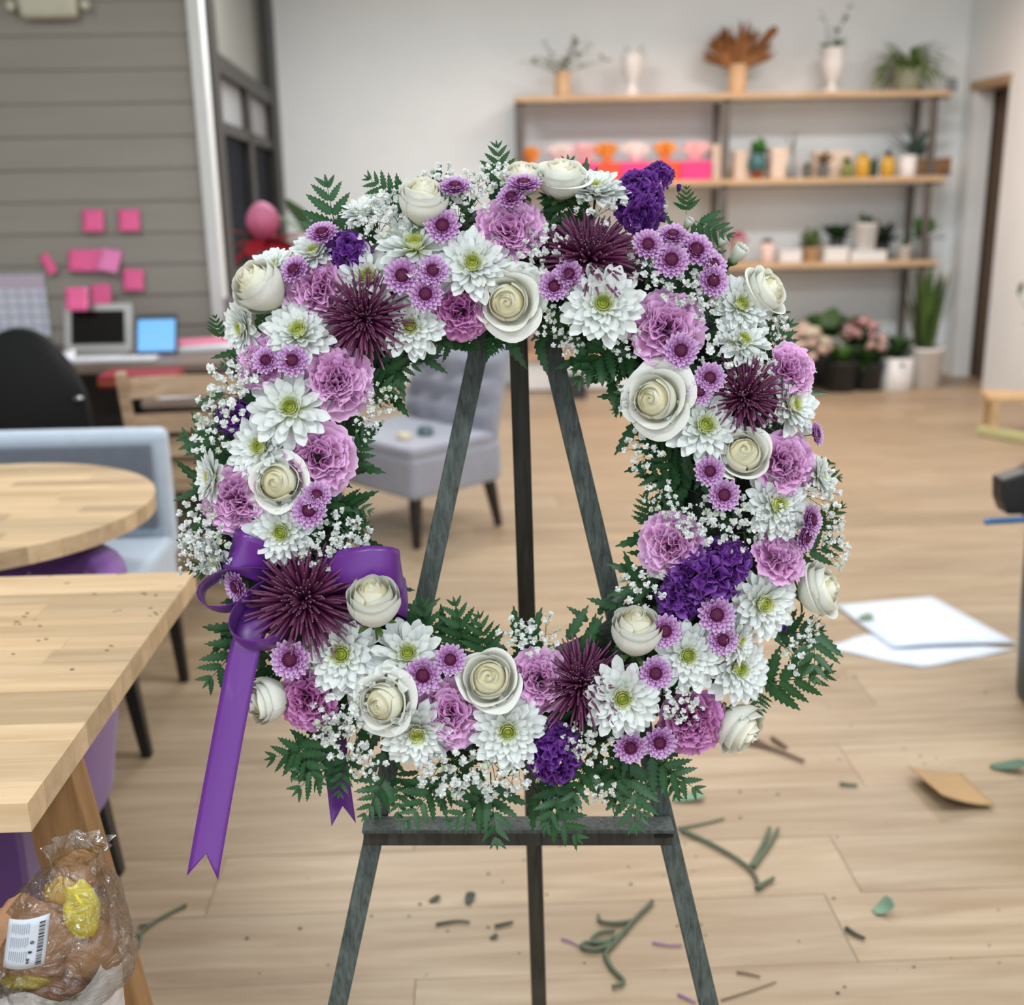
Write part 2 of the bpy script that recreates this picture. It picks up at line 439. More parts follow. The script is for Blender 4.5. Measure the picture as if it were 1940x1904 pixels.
def mum_eye(seed):
    r = np.random.default_rng(seed); b = MB()
    for k, (n, L, br, e) in enumerate([(16, .26, .17, 1.0), (15, .24, .13, 1.1), (12, .21, .09, 1.2), (8, .18, .05, 1.35), (5, .15, .015, 1.5)]):
        for i in range(n):
            a = 2 * PI * (i + r.uniform(-.2, .2)) / n + k
            P, t = petal(L * r.uniform(.9, 1.1), .09, curl=.8, cup=.5, nl=5, nw=2)
            stops = [(0, c(190, 204, 96)), (.5, c(226, 230, 138)), (1, c(238, 240, 190) if k < 2 else c(214, 222, 104))]
            b.grid(rotz(elevate(P, e, br, .06), a), tcol(t, stops, 3))
    b.lathe([(.16, .02), (.13, .1), (.07, .15), (.01, .16)], 12, col=c(176, 192, 78))
    return b.mesh('chrysanthemum_eye', M_PETAL, True)

def rose_patch(B, T, H, span, th, lip=0.0, slope=0.0, nu=12, nv=10, wav=0, seed=0, full=.6):
    """One rose petal: bulges to radius B, ends at radius T at the rim, lip turns the rim outwards."""
    r = np.random.default_rng(seed)
    v = np.linspace(0, 1, nv + 1)[:, None]; u = np.linspace(-1, 1, nu + 1)[None, :]
    ve = v * (1 - .14 * abs(u) ** 3.5) + 0 * u
    up = np.sin(PI / 2 * np.clip(ve / full, 0, 1)) ** .8
    k = np.clip((ve - .66) / .34, 0, 1); k = k * k * (3 - 2 * k)
    rad = .14 * (1 - up) + B * up * (1 - k) + T * k * up
    fl = np.clip((ve - .78) / .22, 0, 1)
    rad = rad + lip * .16 * fl ** 1.6 + .04 * B * u
    z = H * ve - lip * .16 * fl ** 2.2 + slope * u * ve
    point = lip * .07 * np.exp(-(u / .25) ** 2) * fl
    rad = rad + point
    ph = th + u * span / 2 * (.55 + .45 * np.sin(PI / 2 * np.clip(ve * 1.5 + .05, 0, 1)))
    w_ = wav * (np.sin(u * 3.1 + r.uniform(0, 6)) * .035 + np.sin(u * 5.7 + r.uniform(0, 6)) * .02) * ve ** 2
    return np.stack([(rad + w_) * np.cos(ph), (rad + w_) * np.sin(ph), z + w_ * .6], -1), (ve + 0 * u)
ROSE_STOPS = [(0, c(218, 226, 186)), (.3, c(230, 232, 216)), (.75, c(236, 236, 226)), (1, c(240, 240, 233))]
ROSE_IN = [(0, c(230, 228, 190)), (.6, c(240, 237, 212)), (1, c(246, 244, 230))]
def rose_col(ve, stops):
    return np.stack([np.interp(ve, [s[0] for s in stops], [s[1][k] for s in stops]) for k in range(3)], -1)
def rose_outer_specs(seed, openness=1.0):
    r = np.random.default_rng(seed); out = []
    for i in range(7):
        f = i / 6
        out.append((.60 + .22 * f, .52 + (.06 + .46 * f) * openness, 1.08 - .30 * f * openness - .05 * f, 2.5 + .15 * r.uniform(-1, 1), i * 2.25 + r.uniform(-.15, .15), (.15 + .85 * f) * openness))
    return out
def rose_bud(seed):
    b = MB()
    for i, (B, T, H, sp) in enumerate([(.12, .02, 1.22, 5.0), (.20, .075, 1.22, 4.2), (.30, .16, 1.20, 3.6), (.42, .28, 1.16, 3.3), (.55, .43, 1.10, 3.1)]):
        for q in range(1 if i < 1 else 2):
            P, ve = rose_patch(B + .035 * q, T + .05 * q, H - .02 * q, sp, i * 1.9 + q * 3.0 + seed, .08 + .06 * i / 4, .09, 16, 12, .5, seed + i)
            b.grid(P, rose_col(ve, ROSE_IN))
    b.lathe([(.46, .5), (.50, .76), (.44, .91), (.33, 1.0), (.2, 1.06), (.1, 1.1), (.01, 1.12)], 24, col=c(228, 220, 182), cap=False)
    b.lathe([(.03, -.6), (.045, -.14), (.16, -.06), (.24, .04), (.2, .1)], 12, col=c(104, 130, 78))
    for i in range(5):
        P, t = petal(.5, .2, curl=-.6, cup=.2, nl=4, nw=2); b.grid(rotz(elevate(P, .2, .12, -.02), i * 1.257), tcol(t, [(0, c(96, 124, 70)), (1, c(80, 108, 56))], 3))
    return b.mesh('rose_heart', M_PETAL, True)

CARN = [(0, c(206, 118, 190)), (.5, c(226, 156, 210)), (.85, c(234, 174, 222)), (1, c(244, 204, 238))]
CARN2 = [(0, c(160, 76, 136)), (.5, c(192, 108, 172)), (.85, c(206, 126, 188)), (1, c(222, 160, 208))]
def fan(L, half, r, rip=.13, nl=5, nw=10):
    t = np.linspace(.06, 1, nl + 1)[:, None]; u = np.linspace(-1, 1, nw + 1)[None, :]
    Lr = L * (1 - .10 * u ** 4) * (1 + .02 * np.sign(np.sin(np.arange(nw + 1) * PI + .5))[None, :] + .025 * r.standard_normal(nw + 1)[None, :])
    a = u * half * (.5 + .5 * t); rr = t * Lr
    k1, k2 = r.uniform(2.2, 4.2), r.uniform(4.5, 7)
    z = rip * t ** 1.8 * (np.sin(u * k1 * PI / 2 + r.uniform(0, 6)) + .6 * np.sin(u * k2 * PI / 2 + r.uniform(0, 6))) * L + .12 * L * t ** 2 * r.uniform(-.6, 1)
    return np.stack([rr * np.cos(a), rr * np.sin(a), z + 0 * u], -1), (t + 0 * u)[:, 0]
def carnation_body(seed, stops):
    r = np.random.default_rng(seed); b = MB()
    for n, L, e, br in [(9, .90, .42, .05), (10, .86, .68, .05), (10, .80, .93, .06), (9, .74, 1.15, .06), (8, .70, 1.36, .08)]:
        for i in range(n):
            P, t = fan(L * r.uniform(.9, 1.06), r.uniform(.5, .8), r, rip=.13, nl=6, nw=14)
            roll = r.uniform(-.8, .8) if e > .6 else r.uniform(-.4, .4)
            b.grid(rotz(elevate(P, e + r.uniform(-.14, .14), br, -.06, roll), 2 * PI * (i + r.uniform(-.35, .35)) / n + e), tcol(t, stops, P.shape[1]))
    b.lathe([(.03, -.8), (.04, -.62), (.17, -.55), (.19, -.15), (.22, .0)], 10, col=c(98, 128, 90))
    return b.mesh('carnation_head', M_PETAL, True)
def carnation_guard(seed, stops):
    r = np.random.default_rng(seed); P, t = fan(1.0, .70, r, rip=.07, nw=14)
    return MB().grid(elevate(P, .14, .05, -.05), tcol(t, stops, P.shape[1])).mesh('carnation_petal', M_PETAL, True)

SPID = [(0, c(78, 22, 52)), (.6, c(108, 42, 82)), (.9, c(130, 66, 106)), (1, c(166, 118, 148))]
def spider(seed, n=230, up=0.0):
    r = np.random.default_rng(seed); b = MB()
    for i in range(n):
        f = (i + .5) / n
        e = (1 - f) ** 1.25 * 1.48 - .06 + r.uniform(-.08, .08)
        L = (.50 + .55 * f ** .8) * r.uniform(.86, 1.1); a = i * 2.39996 + r.uniform(-.12, .12)
        s = np.linspace(0, 1, 6); cu = r.uniform(-.35, .35)
        el = e + cu * (s - .3); ds = L / 5
        x = np.concatenate([[0], np.cumsum(np.cos(el[:-1]) * ds)]); z = np.concatenate([[0], np.cumsum(np.sin(el[:-1]) * ds)])
        yy = r.uniform(-.08, .08) * s ** 2 * L
        path = rotz(np.stack([x + .03, yy, z], -1), a)
        col = np.stack([np.interp(s, [q[0] for q in SPID], [q[1][k] for q in SPID]) for k in range(3)], -1)
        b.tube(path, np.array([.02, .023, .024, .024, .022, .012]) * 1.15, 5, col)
    b.lathe([(.03, -.6), (.04, -.25), (.16, -.1), (.12, .02)], 10, col=c(80, 100, 60))
    return b.mesh('spider_chrysanthemum_head', M_PETAL, True)

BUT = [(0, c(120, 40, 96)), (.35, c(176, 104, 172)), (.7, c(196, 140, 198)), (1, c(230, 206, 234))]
def button_petals(seed):
    r = np.random.default_rng(seed); b = MB()
    for k, (n, L, W, e) in enumerate([(17, .74, .31, .06), (17, .66, .29, .30), (14, .52, .25, .55), (11, .38, .2, .85)]):
        for i in range(n):
            a = 2 * PI * (i + r.uniform(-.2, .2)) / n + k * .15
            P, t = petal(L * r.uniform(.93, 1.06), W, curl=.35, cup=.5, nl=5, nw=2)
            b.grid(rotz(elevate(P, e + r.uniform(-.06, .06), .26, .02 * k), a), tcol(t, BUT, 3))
    b.lathe([(.03, -.9), (.04, -.3), (.2, -.12), (.3, .0)], 8, col=c(80, 104, 62))
    return b.mesh('button_flower_rays', M_PETAL, True)
def button_disc(seed):
    r = np.random.default_rng(seed); b = MB()
    b.lathe([(.36, .10), (.33, .2), (.22, .27), (.02, .26)], 14, col=c(96, 24, 66))
    for i in range(60):
        f = (i + .5) / 60; a = i * 2.39996; rr = .36 * math.sqrt(f)
        p = np.array([rr * math.cos(a), rr * math.sin(a), .27 - .12 * f])
        b.tube([p, p + np.array([math.cos(a) * .05, math.sin(a) * .05, .10])], [.03, .014], 4, c(118, 40, 88) if i > 12 else c(140, 70, 110))
    return b.mesh('button_flower_disc', M_PETAL, True)

def ball(b, p, rad, r, col, jit=.22):
    v = np.array(ICO_V) * rad; d = 1 + jit * r.standard_normal(len(v)).clip(-1.5, 1.5)
    b.add(v * d[:, None] + np.asarray(p), ICO_F, col)
import bmesh
_bm = bmesh.new(); bmesh.ops.create_icosphere(_bm, subdivisions=2, radius=1)
ICO_V = [tuple(v.co) for v in _bm.verts]; ICO_F = [tuple(v.index for v in f.verts) for f in _bm.faces]; _bm.free()
_bm = bmesh.new(); bmesh.ops.create_icosphere(_bm, subdivisions=1, radius=1)
ICO1_V = [tuple(v.co) for v in _bm.verts]; ICO1_F = [tuple(v.index for v in f.verts) for f in _bm.faces]; _bm.free()

def stock_meshes(seed, n=13, elong=1.3):
    r = np.random.default_rng(seed); fl = []
    for i in range(n):
        f = (i + .5) / n; a = i * 2.39996
        el = math.acos(1 - 1.25 * f) if f < .999 else 1.8
        d = np.array([math.sin(el) * math.cos(a), math.sin(el) * math.sin(a), math.cos(el)])
        fl.append((d, d * np.array([.55, .55 * elong, .42])))
    def floret():
        b = MB()
        for ring, (m, L, e) in enumerate([(5, .60, .2), (4, .46, .65), (3, .30, 1.1)]):
            for i in range(m):
                P, t = fan(L * r.uniform(.9, 1.1), .62, r, rip=.14, nl=4, nw=6)
                b.grid(rotz(elevate(P, e + r.uniform(-.15, .15), 0, 0, r.uniform(-.4, .4)), 2 * PI * (i + r.uniform(-.2, .2)) / m + ring),
                       tcol(t, [(0, c(140, 110, 172)), (.2, c(88, 34, 116)), (.8, c(106, 46, 140)), (1, c(138, 82, 170))], P.shape[1]))
        return b.mesh('stock_floret', M_STOCK, True)
    return [floret() for _ in range(3)], fl

def breath_meshes(seed, n=17):
    r = np.random.default_rng(seed); st = MB(); bl = MB()
    ends = []
    for i in range(n):
        f = (i + .5) / n; a = i * 2.39996 + r.uniform(-.3, .3); rr = math.sqrt(f) * r.uniform(.8, 1.15)
        ends.append(np.array([rr * math.cos(a), rr * math.sin(a), .62 * (1 - .5 * f) + r.uniform(-.22, .25)]))
    hubs = [np.array([.35 * math.cos(k * 1.05), .35 * math.sin(k * 1.05), .12]) for k in range(6)]
    for h in hubs: st.tube([(0, 0, -.9), (h * .35 + np.array([0, 0, -.35])), h], [.018, .015, .012], 4)
    for e in ends:
        h = min(hubs, key=lambda q: np.linalg.norm(q - e)); m = (h + e) / 2 + r.uniform(-.08, .08, 3)
        st.tube([h, m, e], [.011, .009, .007], 4)
        col = c(238, 240, 236) if r.random() > .15 else c(214, 222, 204)
        R = r.uniform(.12, .195)
        for k in range(12):
            ax_ = r.standard_normal(3); ax_[2] += .5; ax_ /= np.linalg.norm(ax_); sd = np.cross(ax_, r.standard_normal(3)); sd /= np.linalg.norm(sd); nn = np.cross(ax_, sd)
            bl.add([e, e + ax_ * R * .5 + sd * R * .42, e + ax_ * R * .95 + sd * R * .36 + nn * R * .16, e + ax_ * R * 1.06 + nn * R * .05, e + ax_ * R * .95 - sd * R * .36 + nn * R * .16, e + ax_ * R * .5 - sd * R * .42], [(0, 1, 2, 3), (0, 3, 4, 5)], col)
        bl.add(np.array(ICO1_V) * R * .55 + e, ICO1_F, col)
        if r.random() < .5:
            q = e + r.uniform(-.2, .2, 3); st.tube([m, q], [.008, .006], 3)
            bl.add(np.array(ICO1_V) * r.uniform(.035, .06) + q, ICO1_F, col)
    return st.mesh('sprig_stems', M_STEM, True), bl.mesh('sprig_blossoms', M_PETAL, False)

FERN_A, FERN_B = c(32, 62, 36), c(54, 96, 56)
def leaflet_geo(L=1.0, W=.34, teeth=7, seed=0):
    """Toothed leaflet along +X, folded slightly on its midrib."""
    r = np.random.default_rng(seed); pts = []
    n = teeth * 2
    xs, up, dn = [], [], []
    for i in range(n + 1):
        t = i / n; env = W / 2 * (math.sin(PI * (t * .93 + .05) ** .62) ** .75)
        tooth = 1.0 if i % 2 == 0 else .62
        xs.append(t * L); up.append(env * tooth); dn.append(env * (1.0 if i % 2 == 0 else .62))
    V = []
    for i in range(n + 1):
        sh = .035 * L if i % 2 == 0 else -.01
        droop = -.10 * (i / n) ** 2 * L
        V += [(xs[i], 0, droop), (xs[i] + sh, up[i], droop + .12 * up[i]), (xs[i] + sh, -dn[i], droop + .12 * dn[i])]
    F = []
    for i in range(n):
        a, b2 = i * 3, i * 3 + 3
        F += [(a, b2, b2 + 1, a + 1), (a, a + 2, b2 + 2, b2)]
    C = np.array([lerp3(FERN_A, FERN_B, .35 + .5 * (k % 3 == 0)) for k in range(len(V))]).reshape(-1, 3)
    return np.array(V), F, C
def leaflet_mesh(seed):
    V, F, C = leaflet_geo(1, .40, 7, seed); return MB().add(V, F, C).mesh('leaflet', M_LEAF, True)
def frond_layout(n=7, seed=0):
    r = np.random.default_rng(seed); out = []
    for i in range(n):
        t = .08 + .80 * (i / (n - 1)) ** .95
        L = .54 * (1 - t) ** .72 + .10
        ang = 1.0 - .35 * t
        for s in (-1, 1): out.append((t + (.02 if s > 0 else 0), s * (ang + r.uniform(-.08, .08)), L * r.uniform(.92, 1.08), r.uniform(-.25, .25)))
    out.append((.90, 0.0, .18, 0))
    return out
def rachis_pt(t): return np.array([t, 0, .05 * math.sin(PI * t) - .10 * t * t])
def frond_rachis():
    s = np.linspace(-.15, .98, 9)
    return MB().tube([rachis_pt(max(t, -.15)) for t in s], np.linspace(.012, .004, 9), 4, c(52, 70, 40)).mesh('fern_rachis', M_LEAF, True)
def frond_joined(seed):
    b = MB(); s = np.linspace(-.15, .98, 9)
    b.tube([rachis_pt(t) for t in s], np.linspace(.012, .004, 9), 4, c(52, 70, 40))
    for t, a, L, roll in frond_layout(5, seed):
        V, F, C = leaflet_geo(L, L * .40, 6, seed)
        b.add(rotz(elevate(V, .0, 0, 0, roll), a) + rachis_pt(t), F, C)
    return b.mesh('fern_frond', M_LEAF, True)

# ------------------------------------------------------------------ the wreath
wreath = thing('flower_wreath', 'round wreath of white, lilac and purple flowers with fern on the easel', 'wreath', WC)
def basis(axis, spin=0.0, origin=(0, 0, 0), scale=1.0):
    zz = Vector(axis).normalized(); xx = WU - zz * zz.dot(WU)
    if xx.length < .1: xx = WV - zz * zz.dot(WV)
    xx.normalize(); yy = zz.cross(xx)
    M = Matrix((xx, yy, zz)).transposed() @ Matrix.Rotation(spin, 3, 'Z')
    return Matrix.Translation(Vector(origin)) @ (M * scale).to_4x4()
def wplace(px, py, diam, tilt=None, lift=0.0, back=.45):
    """Where a flower head sits on the ring and which way it faces."""
    p0 = on_wreath(px, py, .05); rel = p0 - WC
    uu, vv = rel.dot(WU), rel.dot(WV); rho = math.hypot(uu, vv); er = (WU * uu + WV * vv) / max(rho, 1e-6)
    s = clamp((rho - RING) / HALF, -1.15, 1.15)
    n = .028 + .062 * math.sqrt(max(0, 1 - min(1, abs(s)) ** 2)) + lift
    C = on_wreath(px, py, n)
    if tilt is None:
        ph = s * math.radians(42)
        ax = WN * math.cos(ph) + er * math.sin(ph) + WV * .08
    else:
        ax = WN + WU * tilt[0] + WV * tilt[1]
    ax = ax.normalized(); sc = diam / 2 / PXM
    return C - ax * sc * back - WC, ax, sc
def child(name, me, parent, M):
    o = link(name, me, parent); o.matrix_local = M; return o

# dark base ring, moss backing
tor = MB(); nt_, ns_ = 72, 12
P = np.zeros((nt_, ns_, 3))
for i in range(nt_):
    a = 2 * PI * i / nt_
    for j in range(ns_):
        b_ = 2 * PI * j / ns_
        rr = RING + .068 * math.cos(b_); nn = .038 * math.sin(b_) - .012
        q = WU * rr * math.cos(a) + WV * rr * math.sin(a) + WN * nn
        P[i, j] = q
P = np.concatenate([P, P[:1]])
tor.grid(P, None, closed=True).obj('base_ring', M_FOAM, wreath, smooth=True)
LEAFM = [leaflet_geo(1, .36, 6, s) for s in range(3)]
bk = MB(); rr_ = np.random.default_rng(5)
for i in range(620):
    a = rr_.uniform(0, 2 * PI); s = rr_.uniform(-1.0, 1.0)
    rad = RING + .088 * s; n = .036 * math.sqrt(1 - s * s) + rr_.uniform(-.01, .02)
    o = WU * rad * math.cos(a) + WV * rad * math.sin(a) + WN * n
    er = WU * math.cos(a) + WV * math.sin(a); et = WV * math.cos(a) - WU * math.sin(a)
    d = (er * (s * .8 + rr_.uniform(-.5, .5)) + et * rr_.uniform(-1, 1) + WN * rr_.uniform(0, .5)).normalized()
    zz = (WN + er * s * .6 + et * rr_.uniform(-.4, .4)); yy = zz.cross(d).normalized(); zz = d.cross(yy)
    L = rr_.uniform(.03, .055); V, F, C = LEAFM[i % 3]
    Mx = np.array([d, yy, zz]).T
    bk.add((V * L) @ Mx.T + np.array(o), F, C)
o = bk.obj('backing_foliage', M_LEAF, wreath, smooth=True); o['kind'] = 'stuff'; o['label'] = 'dark green leaves filling the gaps'

MUM_O = [mum_outer_petal(s) for s in range(4)]; MUM_B = [mum_body(s) for s in (1, 2, 3)] + [mum_body(9, .6)]; MUM_F = [mum_body(s, 1, True) for s in (4, 5)]; MUM_E = [mum_eye(s) for s in (1, 2)]
# x, y, diameter in the photograph, facing (None: the ring's own outward direction), variant
MUMS = [(695, 520, 128, (-.05, .25), 3), (785, 455, 140, (0, .75), 3), (895, 495, 140, (0, .25), 0), (777, 617, 128, (0, 0), 1), (563, 622, 135, (-.1, .45), 2),
        (548, 770, 148, (0, .2), 3), (487, 846, 130, (-.4, .15), 0), (530, 1010, 130, (-.1, -.1), 1), (1143, 573, 148, (-.05, .1), 2), (1408, 573, 120, (.25, .3), 0),
        (1412, 640, 105, (.2, .5), 3), (1340, 803, 146, (.1, .25), 1), (1478, 955, 132, (.3, .1), 2), (1452, 1145, 138, (.35, -.05), 0), (1305, 1243, 132, (0, .05), 1),
        (1405, 1268, 132, (.35, .1), 2), (1180, 1325, 142, (0, 0), 0), (962, 1388, 142, (0, -.02), 1), (645, 1240, 152, (-.05, .1), 2), (772, 1235, 138, (.1, .55), 3),
        (790, 1395, 138, (.1, -.4), 0), (1508, 765, 128, (.7, .25), 1), (452, 622, 100, (-1.1, -.2), 2), (512, 500, 100, (-.3, 1.0), 1), (592, 472, 100, (-.4, .9), 3),
        (1128, 350, 120, (0, 1.2), 1), (392, 905, 100, (-1.5, .1), 2), (402, 1062, 105, (-1.2, -.5), 0), (1560, 900, 84, (1.5, .3), 2), (1405, 1215, 90, (.9, -.2), 1),
        (690, 395, 90, (-.2, 1.2), 2)]
for i, (px, py, d, tl, v) in enumerate(MUMS):
    lo, ax, sc = wplace(px, py, d, tl, lift=.004 * (i % 3) + (.014 if i in (8, 16) else 0), back=.25)
    f = child('white_chrysanthemum', MUM_B[v] if i < 20 else MUM_F[i % 2], wreath, basis(ax, i * 1.7, lo, sc * 1.04))
    if i == 0: f['label'] = 'white daisy chrysanthemum with yellow-green eye'
    child('flower_eye', MUM_E[i % 2], f, Matrix.Identity(4))
    n = 15 if i < 20 else 0
    for k in range(n):
        child('petal', MUM_O[(k + i) % 4], f, Matrix.Rotation(2 * PI * (k + rnd(-.22, .22)) / n, 4, 'Z') @ Matrix.Rotation(rnd(-.12, .2), 4, 'Y') @ Matrix.Scale(rnd(.93, 1.06), 4))

ROSE_SETS = []
for sd, opn in ((3, .75), (8, 1.05), (14, .45)):
    ms = []
    for j, (B, T, H, sp, th, op) in enumerate(rose_outer_specs(sd, opn)):
        P, ve = rose_patch(B, T, H, sp, th, op, .02, 14, 12, 1, sd * 10 + j, .78); ms.append(MB().grid(P, rose_col(ve, ROSE_STOPS)).mesh('rose_petal', M_PETAL, True))
    ROSE_SETS.append((rose_bud(sd), ms))
ROSES = [(962, 572, 122, (-.15, -.12), 1, .7), (505, 556, 120, (-.7, .7), 2, .55), (800, 400, 108, (.1, 1.2), 2, .5), (1243, 757, 128, (-.55, .02), 1, .6),
         (1408, 862, 112, (-.1, .38), 0, .6), (527, 913, 116, (-.15, .05), 1, .7), (708, 1152, 122, (0, 1.3), 2, .6), (730, 1330, 122, (-.4, .0), 1, .6),
         (927, 1287, 122, (-.05, .35), 0, .6), (1203, 1208, 120, (.05, 1.5), 2, .6), (1538, 1122, 124, (1.4, .5), 0, .4), (1385, 1362, 128, (1.1, -1.0), 0, .3),
         (532, 1318, 104, (-1.2, -.2), 2, .3), (1438, 560, 112, (1.0, .6), 0, .4), (1062, 352, 118, (.05, 1.5), 0, .4), (990, 345, 100, (-.1, 1.3), 0, .5)]
for i, (px, py, d, tl, v, bk_) in enumerate(ROSES):
    lo, ax, sc = wplace(px, py, d * .99, tl, lift=.03 if i == 6 else .006 if i < 10 else -.012, back=bk_)
    bud, outs = ROSE_SETS[v]
    f = child('white_rose', bud, wreath, basis(ax, i * 2.1, lo, sc) @ Matrix.Diagonal((1, 1, 1.35 if v == 2 else 1.0, 1)))
    if i == 0: f['label'] = 'creamy white rose with spiralled heart'
    for me in outs: child('rose_petal', me, f, Matrix.Identity(4))

CARN_S = [(carnation_body(s, CARN), [carnation_guard(s * 7 + k, CARN) for k in range(3)]) for s in (1, 2, 3)]
CARN_D = [(carnation_body(5, CARN2), [carnation_guard(40 + k, CARN2) for k in range(3)])]
CARNS = [(593, 535, 122, None), (968, 420, 124, (0, .45)), (638, 722, 130, None), (602, 868, 134, (.15, 0)), (440, 945, 126, None), (484, 678, 104, (-.6, .4)),
         (873, 593, 106, (0, -.35)), (1266, 617, 134, (0, .1)), (1513, 702, 112, (.75, .2)), (1500, 878, 122, (.4, .1)), (1267, 1035, 120, (-.4, .05)), (1483, 1048, 104, (.4, .6)),
         (1022, 1287, 112, (0, .2)), (850, 1360, 126, (0, -.05)), (1318, 1377, 122, (.1, -.25)), (575, 1335, 112, (-.3, -.15))]
for i, (px, py, d, tl) in enumerate(CARNS):
    lo, ax, sc = wplace(px, py, d * 1.04, tl, lift=.002, back=.42)
    body, guards = (CARN_D[0] if i in (6, 14, 15) else CARN_S[i % 3])
    f = child('lilac_carnation', body, wreath, basis(ax, i * 1.3, lo, sc))
    if i == 0: f['label'] = 'ruffled lilac-pink carnation'
    for k in range(6): child('guard_petal', guards[k % 3], f, Matrix.Rotation(k * 1.047 + rnd(-.2, .2), 4, 'Z'))

SPI = [spider(s) for s in (1, 2)]
for i, (px, py, d, tl) in enumerate([(1116, 470, 200, (.05, .85)), (690, 604, 168, (.05, -.15)), (1417, 752, 160, (.1, 0)), (572, 1135, 216, (-.05, .15)), (1102, 1285, 184, (0, .8))]):
    lo, ax, sc = wplace(px, py, d, tl, lift=-.004 if i in (0, 4) else .006, back=.22)
    f = child('burgundy_spider_chrysanthemum', SPI[i % 2], wreath, basis(ax, i, lo, sc))
    if i == 0: f['label'] = 'dark burgundy spider chrysanthemum with thin quill petals'

BUP = [button_petals(s) for s in (1, 2)]; BUD = [button_disc(1)]
BUTS = [(838, 427, 64, (0, .1)), (762, 522, 66, (0, .05)), (820, 512, 58, (.1, .2)), (806, 557, 62, (0, -.05)), (610, 440, 60, (-.1, .9)), (556, 510, 56, (-.4, .5)),
        (553, 683, 60, (0, .2)), (503, 682, 52, (-.3, .3)), (992, 347, 66, (0, 1.2)), (968, 372, 54, (-.2, .7)), (1050, 542, 56, (0, 0)), (1078, 518, 54, (.1, .3)),
        (1228, 462, 58, (0, .3)), (1272, 492, 66, (0, .1)), (1320, 472, 68, (.2, .4)), (1275, 444, 58, (0, .9)), (1352, 532, 60, (.3, .0)), (1352, 500, 58, (.5, .4)),
        (1290, 664, 64, (0, .0)), (1345, 716, 58, (0, .1)), (1326, 742, 48, (-.1, 0)), (1345, 893, 56, (0, .05)), (1372, 938, 60, (0, .0)), (585, 967, 64, (0, .0)),
        (600, 938, 54, (.2, .3)), (549, 1250, 72, (-.1, .0)), (801, 1280, 68, (0, 0)), (853, 1250, 58, (.1, .15)), (1260, 1196, 62, (0, 0)), (1358, 1165, 68, (0, .05)),
        (1370, 1213, 58, (.1, 0)), (1242, 1276, 62, (0, .05)), (1195, 1417, 62, (0, -.25)), (1250, 1408, 62, (0, -.15)), (1538, 985, 62, (.9, .1)), (1528, 1018, 56, (.8, -.2)),
        (1548, 822, 46, (1.2, .2)), (446, 1112, 60, (-.9, -.3)), (862, 352, 58, (0, 1.0))]
for i, (px, py, d, tl) in enumerate(BUTS):
    lo, ax, sc = wplace(px, py, d * 1.05, tl, lift=.017, back=.15)
    f = child('button_chrysanthemum', BUP[i % 2], wreath, basis(ax, i * .9, lo, sc))
    if i == 0: f['label'] = 'small lilac button chrysanthemum with dark centre'
    child('flower_disc', BUD[0], f, Matrix.Identity(4))

for i, (px, py, d, tl, el, n) in enumerate([(1215, 375, 96, (.1, .3), 1.6, 15), (1250, 325, 62, (.2, .9), .9, 7), (655, 472, 86, (-.1, .3), .9, 10), (1335, 1100, 140, (0, 0), .8, 17),
                                            (1290, 1140, 90, (0, -.1), .9, 9), (1395, 1062, 74, (.2, .2), 1.2, 8), (1050, 1432, 104, (0, -.1), 1.3, 15), (440, 792, 80, (-.4, .1), .7, 8),
                                            (1360, 1038, 46, (0, .2), 1, 5), (500, 1165, 60, (-.3, 0), 1, 6)]):
    lo, ax, sc = wplace(px, py, d, tl, lift=.0 if i not in (7, 9) else -.02, back=.35)
    fm, spots = stock_meshes(20 + i, n, el)
    core = MB(); core.lathe([(.05, -.6), (.30, -.1), (.34, .1), (.12, .36), (.01, .38)], 10, col=c(58, 74, 44))
    f = child('purple_stock', core.mesh('stock_core', M_LEAF, True), wreath, basis(ax, 0, lo, sc))
    if i == 0: f['label'] = 'deep violet stock blossom cluster'
    for k, (dr_, p) in enumerate(spots):
        zz = Vector(dr_); q = zz.to_track_quat('Z', 'Y').to_matrix().to_4x4()
        child('floret', fm[k % 3], f, Matrix.Translation(Vector(p)) @ q @ Matrix.Scale(1.12, 4))
# a violet bud on its stem and white chrysanthemum buds
def bud_mesh(col1, col2, n=10, L=1.0):
    b = MB()
    for k in range(2):
        for i in range(n):
            P, t = petal(L * (1 - .1 * k), .5, curl=.75, cup=.6, nl=5, nw=2); b.grid(rotz(elevate(P, 1.05 + .15 * k, .16 - .05 * k, 0), 2 * PI * i / n + k * .3), tcol(t, [(0, col1), (1, col2)], 3))
    b.lathe([(.04, -.9), (.05, -.15), (.26, -.02), (.28, .1)], 10, col=c(86, 112, 66))
    return b.mesh('bud', M_PETAL, True)
BW = bud_mesh(c(206, 216, 170), c(240, 242, 234)); BV = bud_mesh(c(70, 40, 120), c(92, 48, 156), 6)
for px, py, d, tl, me in [(1254, 397, 52, (.15, 1.1), BW), (1303, 425, 44, (.5, .9), BW), (1366, 460, 36, (.6, .9), BW), (1396, 484, 74, (.7, 1.0), BW), (1286, 357, 26, (0, 1.6), BV), (1480, 1190, 30, (.8, -.2), BV)]:
    lo, ax, sc = wplace(px, py, d, tl, lift=-.01, back=.4)
    child('flower_bud', me, wreath, basis(ax, .4, lo, sc))

